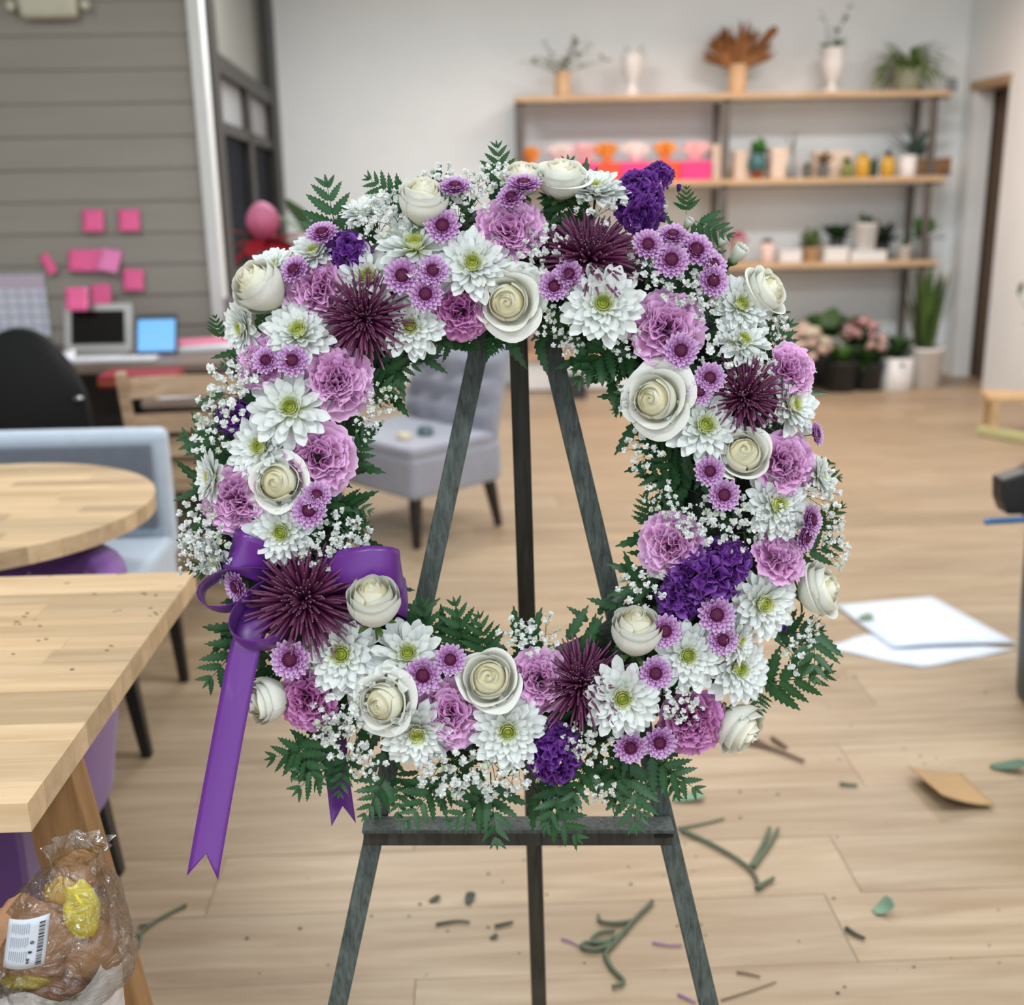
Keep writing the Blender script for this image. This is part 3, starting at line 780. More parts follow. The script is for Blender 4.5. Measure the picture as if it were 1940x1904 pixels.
BREATH = [breath_meshes(s) for s in range(5)]
SPR = [(738, 395, 56), (705, 420, 46), (838, 345, 44), (890, 362, 50), (865, 385, 40), (930, 330, 34), (1030, 470, 50), (1000, 490, 34), (1135, 380, 48), (1062, 578, 36), (1045, 610, 34),
       (1238, 512, 44), (1300, 540, 50), (1330, 580, 42), (1372, 668, 46), (1470, 618, 30), (1440, 700, 36), (1180, 650, 34), (438, 728, 56), (415, 770, 50), (400, 820, 44),
       (470, 700, 36), (372, 985, 44), (385, 1025, 50), (410, 1050, 44), (360, 1060, 34), (640, 1010, 50), (668, 1035, 44), (600, 1040, 40), (640, 1345, 52), (655, 1395, 50), (625, 1375, 40), (870, 1465, 56),
       (930, 1470, 54), (830, 1470, 44), (985, 1470, 40), (1268, 1325, 46), (1300, 1340, 36), (1120, 1415, 42), (1095, 1395, 34), (1020, 1205, 44), (985, 1200, 36), (1215, 1115, 46), (1378, 985, 54), (1330, 1000, 44), (1425, 1000, 40),
       (1290, 985, 36), (1560, 935, 46), (1575, 1000, 36), (1588, 1045, 36), (1515, 1235, 42), (1540, 1195, 36), (1218, 850, 40), (1200, 760, 30), (720, 760, 34), (700, 800, 30), (690, 1445, 38), (480, 520, 34), (1140, 1500, 30), (1250, 940, 34),
       (1500, 980, 36), (1080, 650, 28), (790, 370, 40), (690, 1330, 36), (1390, 735, 26), (1445, 790, 28)]
for i, (px, py, rpx) in enumerate(SPR):
    lo, ax, sc = wplace(px, py, rpx * 2, None, lift=.004, back=.45)
    st, bl = BREATH[i % 5]
    f = child('baby_breath_sprig', st, wreath, basis(ax, i * 1.9, lo, sc))
    if i == 0: f['label'] = "white baby's breath sprig on thin stems"
    g = child('blossoms', bl, f, Matrix.Identity(4)); g['kind'] = 'stuff'

LFM = [leaflet_mesh(s) for s in range(3)]; RACH = frond_rachis(); FRJ = [frond_joined(s) for s in range(3)]
# fern fronds: base and tip in the photograph, n of the plane, first ones carry single leaflets
FERN = [(645, 470, 616, 340), (1440, 1292, 1574, 1278), (880, 1235, 862, 1140), (1078, 400, 1078, 300), (620, 1405, 512, 1440), (640, 1410, 562, 1502), (1230, 1430, 1322, 1500), (1190, 1440, 1204, 1572),
        (930, 1480, 940, 1600), (830, 1480, 770, 1560), (1070, 1470, 1035, 1570), (1160, 1430, 1165, 1530), (440, 870, 345, 825), (480, 1190, 392, 1295), (1310, 930, 1214, 892), (1300, 970, 1222, 985),
        (1180, 640, 1090, 720), (690, 700, 790, 690), (1320, 420, 1384, 448), (950, 350, 940, 272),
        (1010, 1490, 1095, 1595), (730, 1470, 690, 1550), (660, 1430, 640, 1505), (760, 1470, 755, 1545), (930, 1500, 850, 1560), (1250, 1440, 1285, 1510), (460, 900, 366, 925), (450, 920, 380, 985),
        (645, 950, 702, 968), (640, 985, 700, 1005), (690, 735, 760, 735), (860, 640, 790, 660), (880, 640, 900, 665), (940, 640, 930, 670), (1100, 660, 1150, 720), (1190, 690, 1120, 700), (1210, 740, 1165, 780),
        (1290, 900, 1240, 840), (810, 1230, 800, 1140), (920, 1240, 908, 1165), (1010, 1250, 985, 1195), (760, 380, 695, 335), (1110, 420, 1030, 365), (1300, 400, 1300, 355), (1530, 900, 1592, 905), (1540, 1000, 1600, 960),
        (1480, 1060, 1590, 1030), (1470, 1200, 1560, 1195), (1540, 1190, 1545, 1290), (1430, 1310, 1440, 1350), (420, 640, 405, 600), (470, 690, 420, 690), (680, 460, 700, 400), (430, 1060, 360, 1080), (1060, 400, 1030, 380), (1195, 1460, 1225, 1545),
        (1440, 690, 1500, 610), (560, 1400, 600, 1490), (480, 1240, 430, 1230), (880, 1440, 835, 1520), (1110, 1440, 1080, 1530), (600, 1180, 540, 1210), (1240, 1000, 1220, 940), (660, 880, 700, 820)]
for i, (x0, y0, x1, y1) in enumerate(FERN):
    d0 = math.hypot(on_wreath(x0, y0).x - WC.x, (on_wreath(x0, y0) - WC).dot(WV))
    n0 = .030 if i % 3 else .042
    a = on_wreath(x0, y0, n0) - WC; b = on_wreath(x1, y1, n0 + (.035 if y1 > 1200 else .018)) - WC
    X = b - a; L = X.length; X.normalize()
    Z = (WN + WU * rnd(-.35, .35) + WV * rnd(-.35, .35)); Z = (Z - X * Z.dot(X)).normalized(); Y = Z.cross(X)
    M = Matrix.Translation(a) @ (Matrix((X, Y, Z)).transposed() * L).to_4x4()
    if i < 20:
        f = child('fern_frond', RACH, wreath, M)
        if i == 0: f['label'] = 'dark green leatherleaf fern frond'
        for k, (t, an, ll, ro) in enumerate(frond_layout(5, i)):
            child('leaflet', LFM[k % 3], f, Matrix.Translation(Vector(rachis_pt(t))) @ Matrix.Rotation(an, 4, 'Z') @ Matrix.Rotation(ro, 4, 'X') @ Matrix.Scale(ll, 4))
    else:
        child('fern_frond', FRJ[i % 3], wreath, M)['kind'] = 'stuff'

# ------------------------------------------------------------------ purple ribbon bow
def satin(name, col):
    m, nt, b = nodes_of(name); MATS[name] = m
    b.inputs['Base Color'].default_value = (*col, 1); b.inputs['Roughness'].default_value = .34; b.inputs['Specular IOR Level'].default_value = .5
    b.inputs['Sheen Weight'].default_value = .08; b.inputs['Sheen Tint'].default_value = (.8, .5, 1, 1); b.inputs['Anisotropic'].default_value = .5
    tc = nt.nodes.new('ShaderNodeTexCoord'); n = nt.nodes.new('ShaderNodeTexNoise'); n.inputs['Scale'].default_value = 400
    nt.links.new(tc.outputs['Object'], n.inputs['Vector']); bp = nt.nodes.new('ShaderNodeBump'); bp.inputs['Strength'].default_value = .04; bp.inputs['Distance'].default_value = .002
    nt.links.new(n.outputs['Fac'], bp.inputs['Height']); nt.links.new(bp.outputs[0], b.inputs['Normal'])
    return m
M_RIB = satin('purple_satin', c(100, 40, 132))
KN = on_wreath(560, 1095, .05)
bow = thing('ribbon_bow', 'purple satin ribbon bow with long swallow-tailed ends tied on wreath', 'ribbon', KN)
def spline(pts, n):
    pts = np.asarray(pts, float); m = len(pts); out = []
    for q in np.linspace(0, m - 1, n):
        i = min(int(q), m - 2); t = q - i
        p0, p1, p2, p3 = pts[max(i - 1, 0)], pts[i], pts[i + 1], pts[min(i + 2, m - 1)]
        out.append(.5 * (2 * p1 + (p2 - p0) * t + (2 * p0 - 5 * p1 + 4 * p2 - p3) * t * t + (3 * p1 - p0 - 3 * p2 + p3) * t ** 3))
    return np.array(out)
def ribbon(name, pts, wdirs, width, notch=0, n=28, pinch=True):
    path = spline([tuple(on_wreath(x, y, nn) - KN) for x, y, nn in pts], n)
    wd = spline([tuple(WU * a + WV * b + WN * d) for a, b, d in wdirs], n) if len(wdirs) > 1 else np.tile(np.array(WU * wdirs[0][0] + WV * wdirs[0][1] + WN * wdirs[0][2]), (n, 1))
    T = np.gradient(path, axis=0); T /= np.linalg.norm(T, axis=1)[:, None]
    wd = wd - T * (wd * T).sum(1)[:, None]; wd /= np.linalg.norm(wd, axis=1)[:, None]
    N = np.cross(T, wd); us = np.linspace(-1, 1, 7)
    G = np.zeros((n, 7, 3)); s = np.linspace(0, 1, n)
    ww_ = width / 2 * (np.clip(np.minimum(s, 1 - s) * 7 + .4, 0, 1) if pinch else np.clip(s * 9 + .5, 0, 1))
    for j, u in enumerate(us):
        G[:, j] = path + wd * (ww_ * u)[:, None] + N * (.0016 * math.cos(u * 2.4))
    if notch:
        for j, u in enumerate(us):
            sh = notch * (1 - abs(u)); k = 6
            for q in range(k): G[n - 1 - q, j] -= T[n - 1 - q] * sh * (1 - q / k)
    o = MB().grid(G).obj(name, M_RIB, bow, smooth=True)
    so = o.modifiers.new('thickness', 'SOLIDIFY'); so.thickness = .0005
    return o
WDT = .037
ribbon('bow_loop', [(585, 1095, .06), (635, 1082, .09), (695, 1072, .105), (738, 1074, .098), (757, 1084, .075), (752, 1094, .05), (690, 1100, .03), (600, 1100, .035)], [(0, 1, .0), (.12, 1, .1), (-.05, 1, .1), (0, 1, 0)], .045)
ribbon('bow_loop', [(590, 1110, .05), (660, 1120, .07), (735, 1120, .08), (764, 1130, .06), (764, 1140, .03), (700, 1140, .015), (600, 1110, .03)], [(0, 1, .0), (.0, 1, .1), (0, 1, 0)], .044)
ribbon('bow_loop', [(545, 1085, .06), (490, 1062, .09), (452, 1046, .10), (434, 1037, .08), (440, 1034, .05), (490, 1045, .03), (550, 1080, .03)], [(.45, 1, 0)], .046)
ribbon('bow_loop', [(545, 1088, .06), (480, 1080, .085), (415, 1090, .095), (384, 1118, .095), (392, 1146, .092), (425, 1156, .088), (470, 1140, .08), (515, 1100, .06), (548, 1085, .045)], [(0, .25, 1), (0, .35, 1), (0, .3, 1)], .040)
ribbon('bow_loop', [(540, 1095, .06), (485, 1120, .085), (448, 1160, .10), (440, 1195, .105), (462, 1220, .108), (505, 1222, .105), (545, 1195, .085), (565, 1130, .055)], [(0, .35, 1), (0, .5, 1), (0, .4, 1)], .040)
ribbon('bow_tail', [(520, 1110, .055), (486, 1170, .085), (464, 1232, .10), (440, 1350, .115), (412, 1500, .135), (383, 1664, .155)], [(.85, .2, -.5), (1, .08, -.1), (1, .1, 0), (1, .1, .0)], .0345, notch=.026, n=36, pinch=False)
ribbon('bow_tail', [(590, 1120, .0), (612, 1250, -.03), (630, 1400, -.03), (640, 1470, -.02), (652, 1562, .0)], [(1, 0, 0), (.9, 0, .4), (.8, 0, -.6), (.75, .1, -.65)], .034, notch=.022, n=26, pinch=False)
ball_ = MB(); rb_ = np.random.default_rng(3); ball(ball_, (0, 0, .012), .017, rb_, (1, 1, 1), .06); ball_.obj('bow_knot', M_RIB, bow, smooth=True)

# ------------------------------------------------------------------ tables
M_BLOCK = wood_mat('butcher_block', c(214, 188, 152), c(190, 158, 120), .42, grain=(1.2, 16, 16), scale=2.6, var=.28, streak=.7)
M_BLOCKY = wood_mat('butcher_block_leg', c(158, 120, 78), c(126, 90, 54), .5, grain=(18, 18, 1.3), scale=2.4, var=.06)
def stave_rows(y0, y1, wd):
    n = round((y1 - y0) / wd); return [(y0 + (y1 - y0) * i / n, y0 + (y1 - y0) * (i + 1) / n) for i in range(n)]
TX, TY = -1.15, 1.6
tb = thing('work_table', 'rectangular butcher-block work table with splayed leg, scattered with clippings', 'table', (TX, TY, 0))
tx0, tx1, ty0, ty1, tz, tt = -1.85, -.526, 1.19, 2.02, .75, .036
MB().box((tx0 + .01 - TX, ty0 + .01 - TY, tz - tt), (tx1 - .006 - TX, ty1 - .01 - TY, tz - .004)).obj('table_core', M_BLOCK, tb)
for a, b in stave_rows(ty0, ty1, .052):
    x = tx0; stops = [tx0]
    x += rnd(.25, .6)
    while x < tx1 - .12: stops.append(x); x += rnd(.3, .62)
    stops.append(tx1)
    for i in range(len(stops) - 1):
        MB().box((stops[i] + .0002 - TX, a + .0002 - TY, tz - tt - .001), (stops[i + 1] - .0002 - TX, b - .0002 - TY, tz + rnd(-.0002, .0002))).obj('stave', M_BLOCK, tb)
LY = 1.33
p0 = at_y(103, 1561, LY); p1 = at_y(204, 1904, LY); d = (p1 - p0) / (p1.z - p0.z)
lt = p0 + d * (tz - tt - p0.z); lb = p0 + d * (0 - p0.z)
off = Vector((-TX, -TY, 0)); yo = Vector((0, .03, 0))
MB().beam(lt + off + yo, lb + off + yo, WU, .074, .05).obj('leg', M_BLOCKY, tb, bevel=.003)
mir = lambda p: Vector((2 * -1.2 - p.x, p.y, p.z))
MB().beam(mir(lt) + off + yo, mir(lb) + off + yo, WU, .074, .05).obj('leg', M_BLOCKY, tb, bevel=.003)
yr = Vector((0, .56, 0))
MB().beam(lt + off + yr + Vector((-.45, 0, 0)), lb + off + yr + Vector((-.55, 0, 0)), WU, .074, .05).obj('leg', M_BLOCKY, tb, bevel=.003)
MB().beam(mir(lt) + off + yr, mir(lb) + off + yr, WU, .074, .05).obj('leg', M_BLOCKY, tb, bevel=.003)

RX, RY, RR = -1.18, 2.535, .43
rt_ = thing('round_table', 'round butcher-block table behind the work table', 'table', (RX, RY, 0))
MB().lathe([(RR - .012, tz - tt), (RR - .012, tz - .006)], 48).obj('table_core', M_BLOCK, rt_)
for a, b in stave_rows(-RR, RR, .05):
    xm = lambda q: math.sqrt(max(RR * RR - q * q, 0))
    lim = min(xm(a), xm(b)); stops = [None]; x = -lim + rnd(.1, .3)
    while x < lim - .08: stops.append(x); x += rnd(.22, .5)
    stops.append(None)
    for i in range(len(stops) - 1):
        ys = np.linspace(a + .0002, b - .0002, 7)
        left = [(-xm(q), q) for q in ys[::-1]] if stops[i] is None else [(stops[i] + .0003, b - .0002), (stops[i] + .0003, a + .0002)]
        right = [(xm(q), q) for q in ys] if stops[i + 1] is None else [(stops[i + 1] - .0003, a + .0002), (stops[i + 1] - .0003, b - .0002)]
        MB().poly(left + right, tz - tt - .001, tz + rnd(-.0002, .0002)).obj('stave', M_BLOCK, rt_)
M_BLACKW = mat('black_wood', c(28, 24, 22), .45, noise=.1, stretch=(1, 1, .2))
MB().lathe([(.24, .0), (.24, .02), (.05, .05), (.035, .1), (.035, tz - tt - .03), (.15, tz - tt - .005)], 24).obj('pedestal', M_BLACKW, rt_, smooth=False)

# ------------------------------------------------------------------ chairs
M_PURP = mat('purple_velvet', c(108, 64, 132), .7, noise=.12, nscale=9, bump=.1, bscale=40, sheen=.2)
M_PURPD = mat('purple_velvet_seat', c(84, 44, 112), .75, noise=.1, nscale=9, sheen=.5)
M_GREYF = mat('grey_blue_fabric', c(104, 110, 122), .85, noise=.05, nscale=30, bump=.15, bscale=500, sheen=.3)
M_GREYL = mat('lit_blue_fabric', c(176, 188, 202), .85, noise=.04, nscale=30, bump=.15, bscale=500, sheen=.3)  # light catching the chair's edges is put into this paler cloth colour
M_TUFT = mat('grey_velvet', c(150, 150, 162), .8, noise=.06, nscale=14, bump=.1, bscale=300, sheen=.5)
def tleg(p0, p1, w0=.04, w1=.024, m=M_BLACKW, parent=None):
    return MB().beam(p0, p1, (1, 0, 0), w0, w0, w1, w1).obj('leg', m, parent, bevel=.002)

# purple barrel chair between the two tables
pc = thing('barrel_chair', 'purple velvet barrel chair with black legs tucked under the work table', 'chair', (-1.055, 2.10, 0))
sh = MB(); A = np.linspace(-.62, PI + .62, 26); Hs = np.linspace(0, 1, 7)
P = np.zeros((7, 26, 3)); Q = np.zeros((7, 26, 3))
for i, h in enumerate(Hs):
    for j, a in enumerate(A):
        k = max(0, math.sin(a)); topz = .52 + .185 * k ** .3
        zz = .20 + (topz - .20) * h; ro = .262 + .07 * h; ri = ro - .055
        sq = lambda q: math.copysign(abs(q) ** .55, q); P[i, j] = (ro * sq(math.cos(a)), ro * sq(math.sin(a)) * .98, zz); Q[i, j] = (ri * sq(math.cos(a)), ri * sq(math.sin(a)) * .98, zz)
G = np.concatenate([P, Q[::-1]], axis=0)
sh.grid(G).obj('shell_back', M_PURP, pc, smooth=True)
MB().lathe([(.25, .22), (.27, .25), (.275, .40), (.25, .44), (.12, .455), (.01, .458)], 32).obj('seat', M_PURPD, pc, smooth=True)
fr = MB(); fr.box((-.27, -.38, .20), (.27, -.02, .40)); fr.obj('seat_front', M_PURPD, pc, bevel=.02)
for sx, sy in ((1, 1), (-1, 1), (1, -1), (-1, -1)):
    if (sx, sy) == (1, 1): q = at_z(222, 1655, 0) - Vector((-1.055, 2.10, 0)); q.z = 0
    else: q = Vector((sx * .25, sy * .2, 0))
    tleg((sx * .2, sy * .14, .26), q, .046, .03, parent=pc)

# pale grey dining chair at the far side of the round table
gx0, gx1 = -1.42, -.885
gc = thing('upholstered_chair', 'grey upholstered chair with pale edge of painted light at the round table', 'chair', ((gx0 + gx1) / 2, 3.0, 0))
gw = (gx1 - gx0) / 2; zt = at_y(130, 816, 3.22).z
bk_ = MB(); bk_.box((-gw, .19, .40), (gw, .27, zt)); bk_.obj('backrest', M_GREYL, gc, bevel=.022)
MB().box((-gw + .035, .175, .5), (gw - .035, .2, zt - .035)).obj('back_pad', M_GREYF, gc, bevel=.008)
MB().box((-gw, -.30, .33), (gw, .22, .47)).obj('seat', M_GREYL, gc, bevel=.02)
ctr = Vector(((gx0 + gx1) / 2, 3.0, 0))
for px, py, tp in ((280, 1432, (gw - .04, -.25, .34)), (350, 1290, (gw - .03, .2, .34))):
    q = at_z(px, py, 0) - ctr; q.z = 0; tleg(tp, q, .042, .026, parent=gc)
tleg((-gw + .04, -.25, .34), (-gw + .02, -.27, 0), .042, .026, parent=gc); tleg((-gw + .03, .2, .34), (-gw + .02, .26, 0), .042, .026, parent=gc)

# tufted grey chair in the middle of the floor
FR, BR = at_z(790, 1040, 0), at_z(945, 995, 0)
fwd = (FR - BR); fwd.z = 0; fwd.normalize(); rz = math.atan2(fwd.y, fwd.x) + PI / 2     # local -Y is the front
right = Vector((math.cos(rz), math.sin(rz), 0))
W2 = .285
mid = (FR + BR) / 2; base = mid - right * W2 * (1 if right.dot(FR - at_z(668, 985, 0)) > 0 else -1); base.z = 0
sg = 1 if right.dot(FR - at_z(668, 985, 0)) > 0 else -1
tc_ = thing('tufted_chair', 'grey button-tufted chair with dark legs standing alone on the floor', 'chair', base, rz)
seat_b = MB().box((-.315, -.27, .21), (.315, .24, .39)).obj('seat', M_TUFT, tc_, bevel=.025)
MB().box((-.31, -.265, .38), (.31, .20, .43)).obj('seat_cushion', M_TUFT, tc_, bevel=.02)
tb_ = MB(); NB = 15
front = np.zeros((NB, NB, 3)); rear = np.zeros((NB, NB, 3)); tufts = []
for i in range(NB):
    for j in range(NB):
        u, v = j / (NB - 1), i / (NB - 1); z = .36 + .43 * v; x = -.30 + .60 * u
        dy = .10 * (v ** 1.4)
        gx, gy = u * 4, v * 4 + .25; off_ = .5 if int(gy) % 2 else 0
        fx = abs(((gx + off_) % 1) - .5) * 2; fy = abs((gy % 1) - .5) * 2
        dep = .026 * (1 - max(fx, fy)) ** .0 if False else .045 * (math.cos((gx + off_) * 2 * PI) * .5 + .5) * (math.cos(gy * 2 * PI) * .5 + .5)
        e = min(u, 1 - u, v + .2, 1 - v) ; rnd_ = .03 * clamp(1 - e / .07, 0, 1) ** 2
        front[i, j] = (x, .155 + dy + dep + rnd_, z); rear[i, j] = (x, .255 + dy - rnd_, z)
tb_.grid(front); tb_.grid(rear[:, ::-1])
ring_f = np.concatenate([front[0, :], front[1:, -1], front[-1, -2::-1], front[-2:0:-1, 0]]); ring_r = np.concatenate([rear[0, :], rear[1:, -1], rear[-1, -2::-1], rear[-2:0:-1, 0]])
tb_.grid(np.stack([ring_f, ring_r]), closed=True)
tb_.obj('backrest', M_TUFT, tc_, smooth=True)
M_TBTN = mat('tuft_button', c(104, 104, 116), .8, noise=.05)
for r_ in range(4):
    gy = r_ + 1; v = (gy - .25) / 4
    for q in range(4 if gy % 2 else 5):
        u = (q + (.5 if gy % 2 else 0)) / 4
        if .05 < u < .95 and v < .97:
            b_ = MB(); ball(b_, (-.30 + .60 * u, .155 + .10 * v ** 1.4 + .040, .36 + .43 * v), .011, np.random.default_rng(2), (1, 1, 1), 0); b_.obj('tuft_button', M_TBTN, tc_, smooth=True)
inv_c = Matrix.Rotation(-rz, 3, 'Z')
for P_ in (FR, BR):
    q = inv_c @ (P_ - base); q.z = 0; fy = -.22 if P_ is FR else .19
    tleg((math.copysign(.27, q.x), fy, .23), q, .042, .026, parent=tc_)
    tleg((-math.copysign(.27, q.x), fy, .23), Vector((-q.x, q.y, 0)), .042, .026, parent=tc_)
M_JAR = mat('teal_glass', c(84, 104, 112), .2, spec=.6, noise=.05); M_WAX = mat('cream_wax', c(214, 200, 168), .6, noise=.05)
def small_jar(name, label, px, py, m, r, h):
    p = at_z(px, py, .4302)
    o = MB().lathe([(r * .9, 0), (r, .004), (r, h * .7), (r * .75, h * .85), (r * .8, h), (r * .7, h)], 18).obj(name, m, None, smooth=True, loc=p); tag(o, label, 'jar')
small_jar('glass_jar', 'small dark teal jar on the tufted chair seat', 806, 824, M_JAR, .035, .035)
small_jar('candle', 'small cream candle on the tufted chair seat', 766, 832, M_WAX, .032, .025)

# slatted wooden chair in front of the desk
M_OAK = wood_mat('pale_oak', c(182, 156, 128), c(150, 122, 96), .55, grain=(2, 20, 20), scale=2.4, var=.07)
cy = 3.78
cl = at_y(228, 706, cy); cr_ = at_y(466, 700, cy)
sx0, sx1 = cl.x, cr_.x; sc_ = thing('slat_back_chair', 'pale oak chair with a horizontal slat back before the desk', 'chair', ((sx0 + sx1) / 2, cy, 0))
hw_ = (sx1 - sx0) / 2; zt = cl.z
for s in (-1, 1):
    MB().beam((s * hw_, 0, zt), (s * hw_, .10, .44), (1, 0, 0), .032, .032).obj('back_post', M_OAK, sc_, bevel=.004)
    MB().beam((s * hw_, .10, .44), (s * (hw_ + .01), .02, 0), (1, 0, 0), .034, .034, .026, .026).obj('leg', M_OAK, sc_, bevel=.004)
    MB().beam((s * (hw_ - .02), .38, .44), (s * hw_, .40, 0), (1, 0, 0), .034, .034, .026, .026).obj('leg', M_OAK, sc_, bevel=.004)
for k, py in enumerate((735, 808, 858, 905)):
    z = at_y(340, py, cy).z; h = .066 if k else .07
    g = np.zeros((2, 9, 3)); g2 = np.zeros((2, 9, 3))
    for j in range(9):
        u = j / 8; bow = .035 * (1 - (2 * u - 1) ** 2); y_ = .10 * (zt - z) / (zt - .44)
        for i, zz in enumerate((z - h / 2, z + h / 2)):
            g[i, j] = (-hw_ + 2 * hw_ * u, y_ + bow - .009, zz); g2[i, j] = (-hw_ + 2 * hw_ * u, y_ + bow + .009, zz)
    b_ = MB(); ringp = np.stack([g[0], g[1], g2[1], g2[0], g[0]]); b_.grid(ringp); b_.obj('slat', M_OAK, sc_)
MB().box((-hw_ - .01, .08, .43), (hw_ + .01, .41, .455)).obj('seat', M_OAK, sc_, bevel=.006)

# black office chair
M_BLK = mat('black_mesh_fabric', c(9, 9, 11), .9, noise=.1, nscale=60, bump=.2, bscale=600)
M_BLKP = mat('black_plastic', c(22, 22, 24), .45, noise=.05)
M_CHROME = mat('brushed_metal', c(190, 190, 195), .3, metal=1, noise=.03)
oc = at_y(42, 720, 4.15)
of = thing('office_chair', 'black office chair with a rounded mesh back at the desk', 'chair', (oc.x, 4.15, 0))
zt = at_y(50, 622, 4.15).z; hwid = at_y(160, 740, 4.15).x - oc.x
NB = 13; f1 = np.zeros((NB, NB, 3)); f2 = np.zeros((NB, NB, 3))
for i in range(NB):
    v = i / (NB - 1); z = .50 + (zt - .50) * v
    ww_ = hwid * (1 - .28 * max(0, (v - .5) / .5) ** 2.6) * (.90 + .10 * math.sin(PI * min(1, v * 1.3)))
    for j in range(NB):
        u = 2 * j / (NB - 1) - 1; bw = .07 * u * u
        z2 = z - .13 * abs(u) ** 2.6 * v ** 2
        f1[i, j] = (u * ww_, -.02 - .05 * math.sin(PI * v) + bw, z2); f2[i, j] = (u * ww_, .025 - .05 * math.sin(PI * v) + bw, z2)
b_ = MB(); b_.grid(f1); b_.grid(f2[:, ::-1])
ra_ = lambda f: np.concatenate([f[0, :], f[1:, -1], f[-1, -2::-1], f[-2:0:-1, 0]])
b_.grid(np.stack([ra_(f1), ra_(f2)]), closed=True).obj('backrest', M_BLK, of, smooth=True)
MB().box((-.25, .06, .42), (.25, .52, .50)).obj('seat', M_BLK, of, bevel=.03)
MB().lathe([(.03, .1), (.03, .42)], 14, (0, .28, 0)).obj('gas_column', M_CHROME, of)
for k in range(5):
    a = k * 1.2566 + .3; e = (math.cos(a) * .3, .28 + math.sin(a) * .3, .07)
    MB().beam((0, .28, .11), e, (0, 0, 1), .04, .03).obj('base_arm', M_BLKP, of)
    w_ = MB(); w_.lathe([(.028, -.02), (.03, 0), (.028, .02)], 12)
    o = w_.obj('caster', M_BLKP, of); o.location = (e[0], e[1], .03); o.rotation_euler = (PI / 2, 0, a)
for s in (-1, 1):
    MB().tube([(s * .24, .3, .46), (s * .32, .3, .5), (s * .33, .3, .66), (s * .33, .18, .68)], .016, 8).obj('arm_bracket', M_BLKP, of, smooth=True)
    MB().box((s * .33 - .035, .1, .675), (s * .33 + .035, .38, .70)).obj('armrest', M_BLKP, of, bevel=.01)
MB().beam((0, .02, .45), (0, -.02, .75), (1, 0, 0), .08, .03).obj('back_spine', M_BLKP, of)
MB().lathe([(.018, 0), (.02, .006), (.01, .012)], 12).obj('tension_knob', M_CHROME, of, loc=(hwid - .02, -.02, .72))

# ------------------------------------------------------------------ desk and what stands on it
M_DESK = wood_mat('desk_laminate', c(136, 118, 106), c(114, 96, 86), .5, grain=(1.2, 12, 12), scale=2, var=.05)
M_DESKD = mat('desk_dark_panel', c(52, 40, 36), .6, noise=.1)
dk = thing('desk', 'brown laminate desk along the siding wall', 'desk', (-2.1, 5.25, 0))
MB().box((-1.2, -.40, .705), (1.12, .37, .74)).obj('desk_top', M_DESK, dk, bevel=.004)
MB().box((-1.2, .30, .1), (1.1, .33, .70)).obj('modesty_panel', M_DESKD, dk)
for x in (-1.15, 1.07): MB().box((x - .02, -.36, 0), (x + .02, .33, .705)).obj('side_panel', M_DESKD, dk)
d2 = thing('side_table', 'low brown side table in front of the desk holding papers', 'table', (-1.10, 4.58, 0))
MB().box((-.14, -.36, .665), (.36, .26, .695)).obj('table_top', M_DESK, d2, bevel=.004)
for x in (-.11, .32):
    for y_ in (-.32, .22): MB().box((x - .02, y_ - .02, 0), (x + .02, y_ + .02, .665)).obj('leg', M_DESKD, d2)
M_ALU = mat('laptop_aluminium', c(186, 184, 180), .35, metal=.6, noise=.02)
M_SCR = mat('dark_screen', c(6, 6, 8), .15, noise=.05)
LY_ = 5.30
la, lb_, lc = at_y(116, 578, LY_), at_y(246, 574, LY_), at_y(118, 652, LY_)
lw_ = lb_.x - la.x
lp_ = thing('laptop', 'open silver laptop with black screen on the desk', 'laptop', ((la.x + lb_.x) / 2, LY_ - .02, .741))
lh = la.z - .741
MB().box((-lw_ / 2, -.24, 0), (lw_ / 2, 0, .016)).obj('keyboard_base', M_ALU, lp_, bevel=.003)
sg_ = MB(); sg_.beam((0, 0, .014), (0, .05, lh), (1, 0, 0), lw_, .008); lid = sg_.obj('screen_lid', M_ALU, lp_, bevel=.002)
MB().beam((0, -.006, .04), (0, .038, lh - .03), (1, 0, 0), lw_ - .07, .003).obj('display', M_SCR, lid)
tp_ = at_y(300, 630, 5.22); t_w = at_y(338, 605, 5.22).x - at_y(268, 605, 5.22).x
tbm = thing('tablet', 'tablet with glowing blue screen propped on the desk', 'tablet', (tp_.x, 5.16, .741), .03)
th_ = at_y(300, 601, 5.22).z - .741
MB().beam((0, 0, .003), (0, .07, th_ + .01), (1, 0, 0), t_w + .02, .01).obj('tablet_body', M_BLKP, tbm, bevel=.003)
MB().beam((0, -.006, .016), (0, .062, th_), (1, 0, 0), t_w, .002).obj('tablet_display', mat('blue_screen', c(60, 140, 210), .3, emit=c(88, 178, 246), estr=.42), tbm)
MB().beam((0, .10, .003), (0, .045, th_ * .6), (1, 0, 0), .08, .006).obj('stand', M_BLKP, tbm)
M_PAPER = mat('white_paper', c(232, 234, 240), .8, noise=.02)
M_REDB = mat('red_cover', c(150, 40, 52), .6, noise=.08); M_PINKB = mat('pink_cover', c(214, 120, 146), .6, noise=.05)
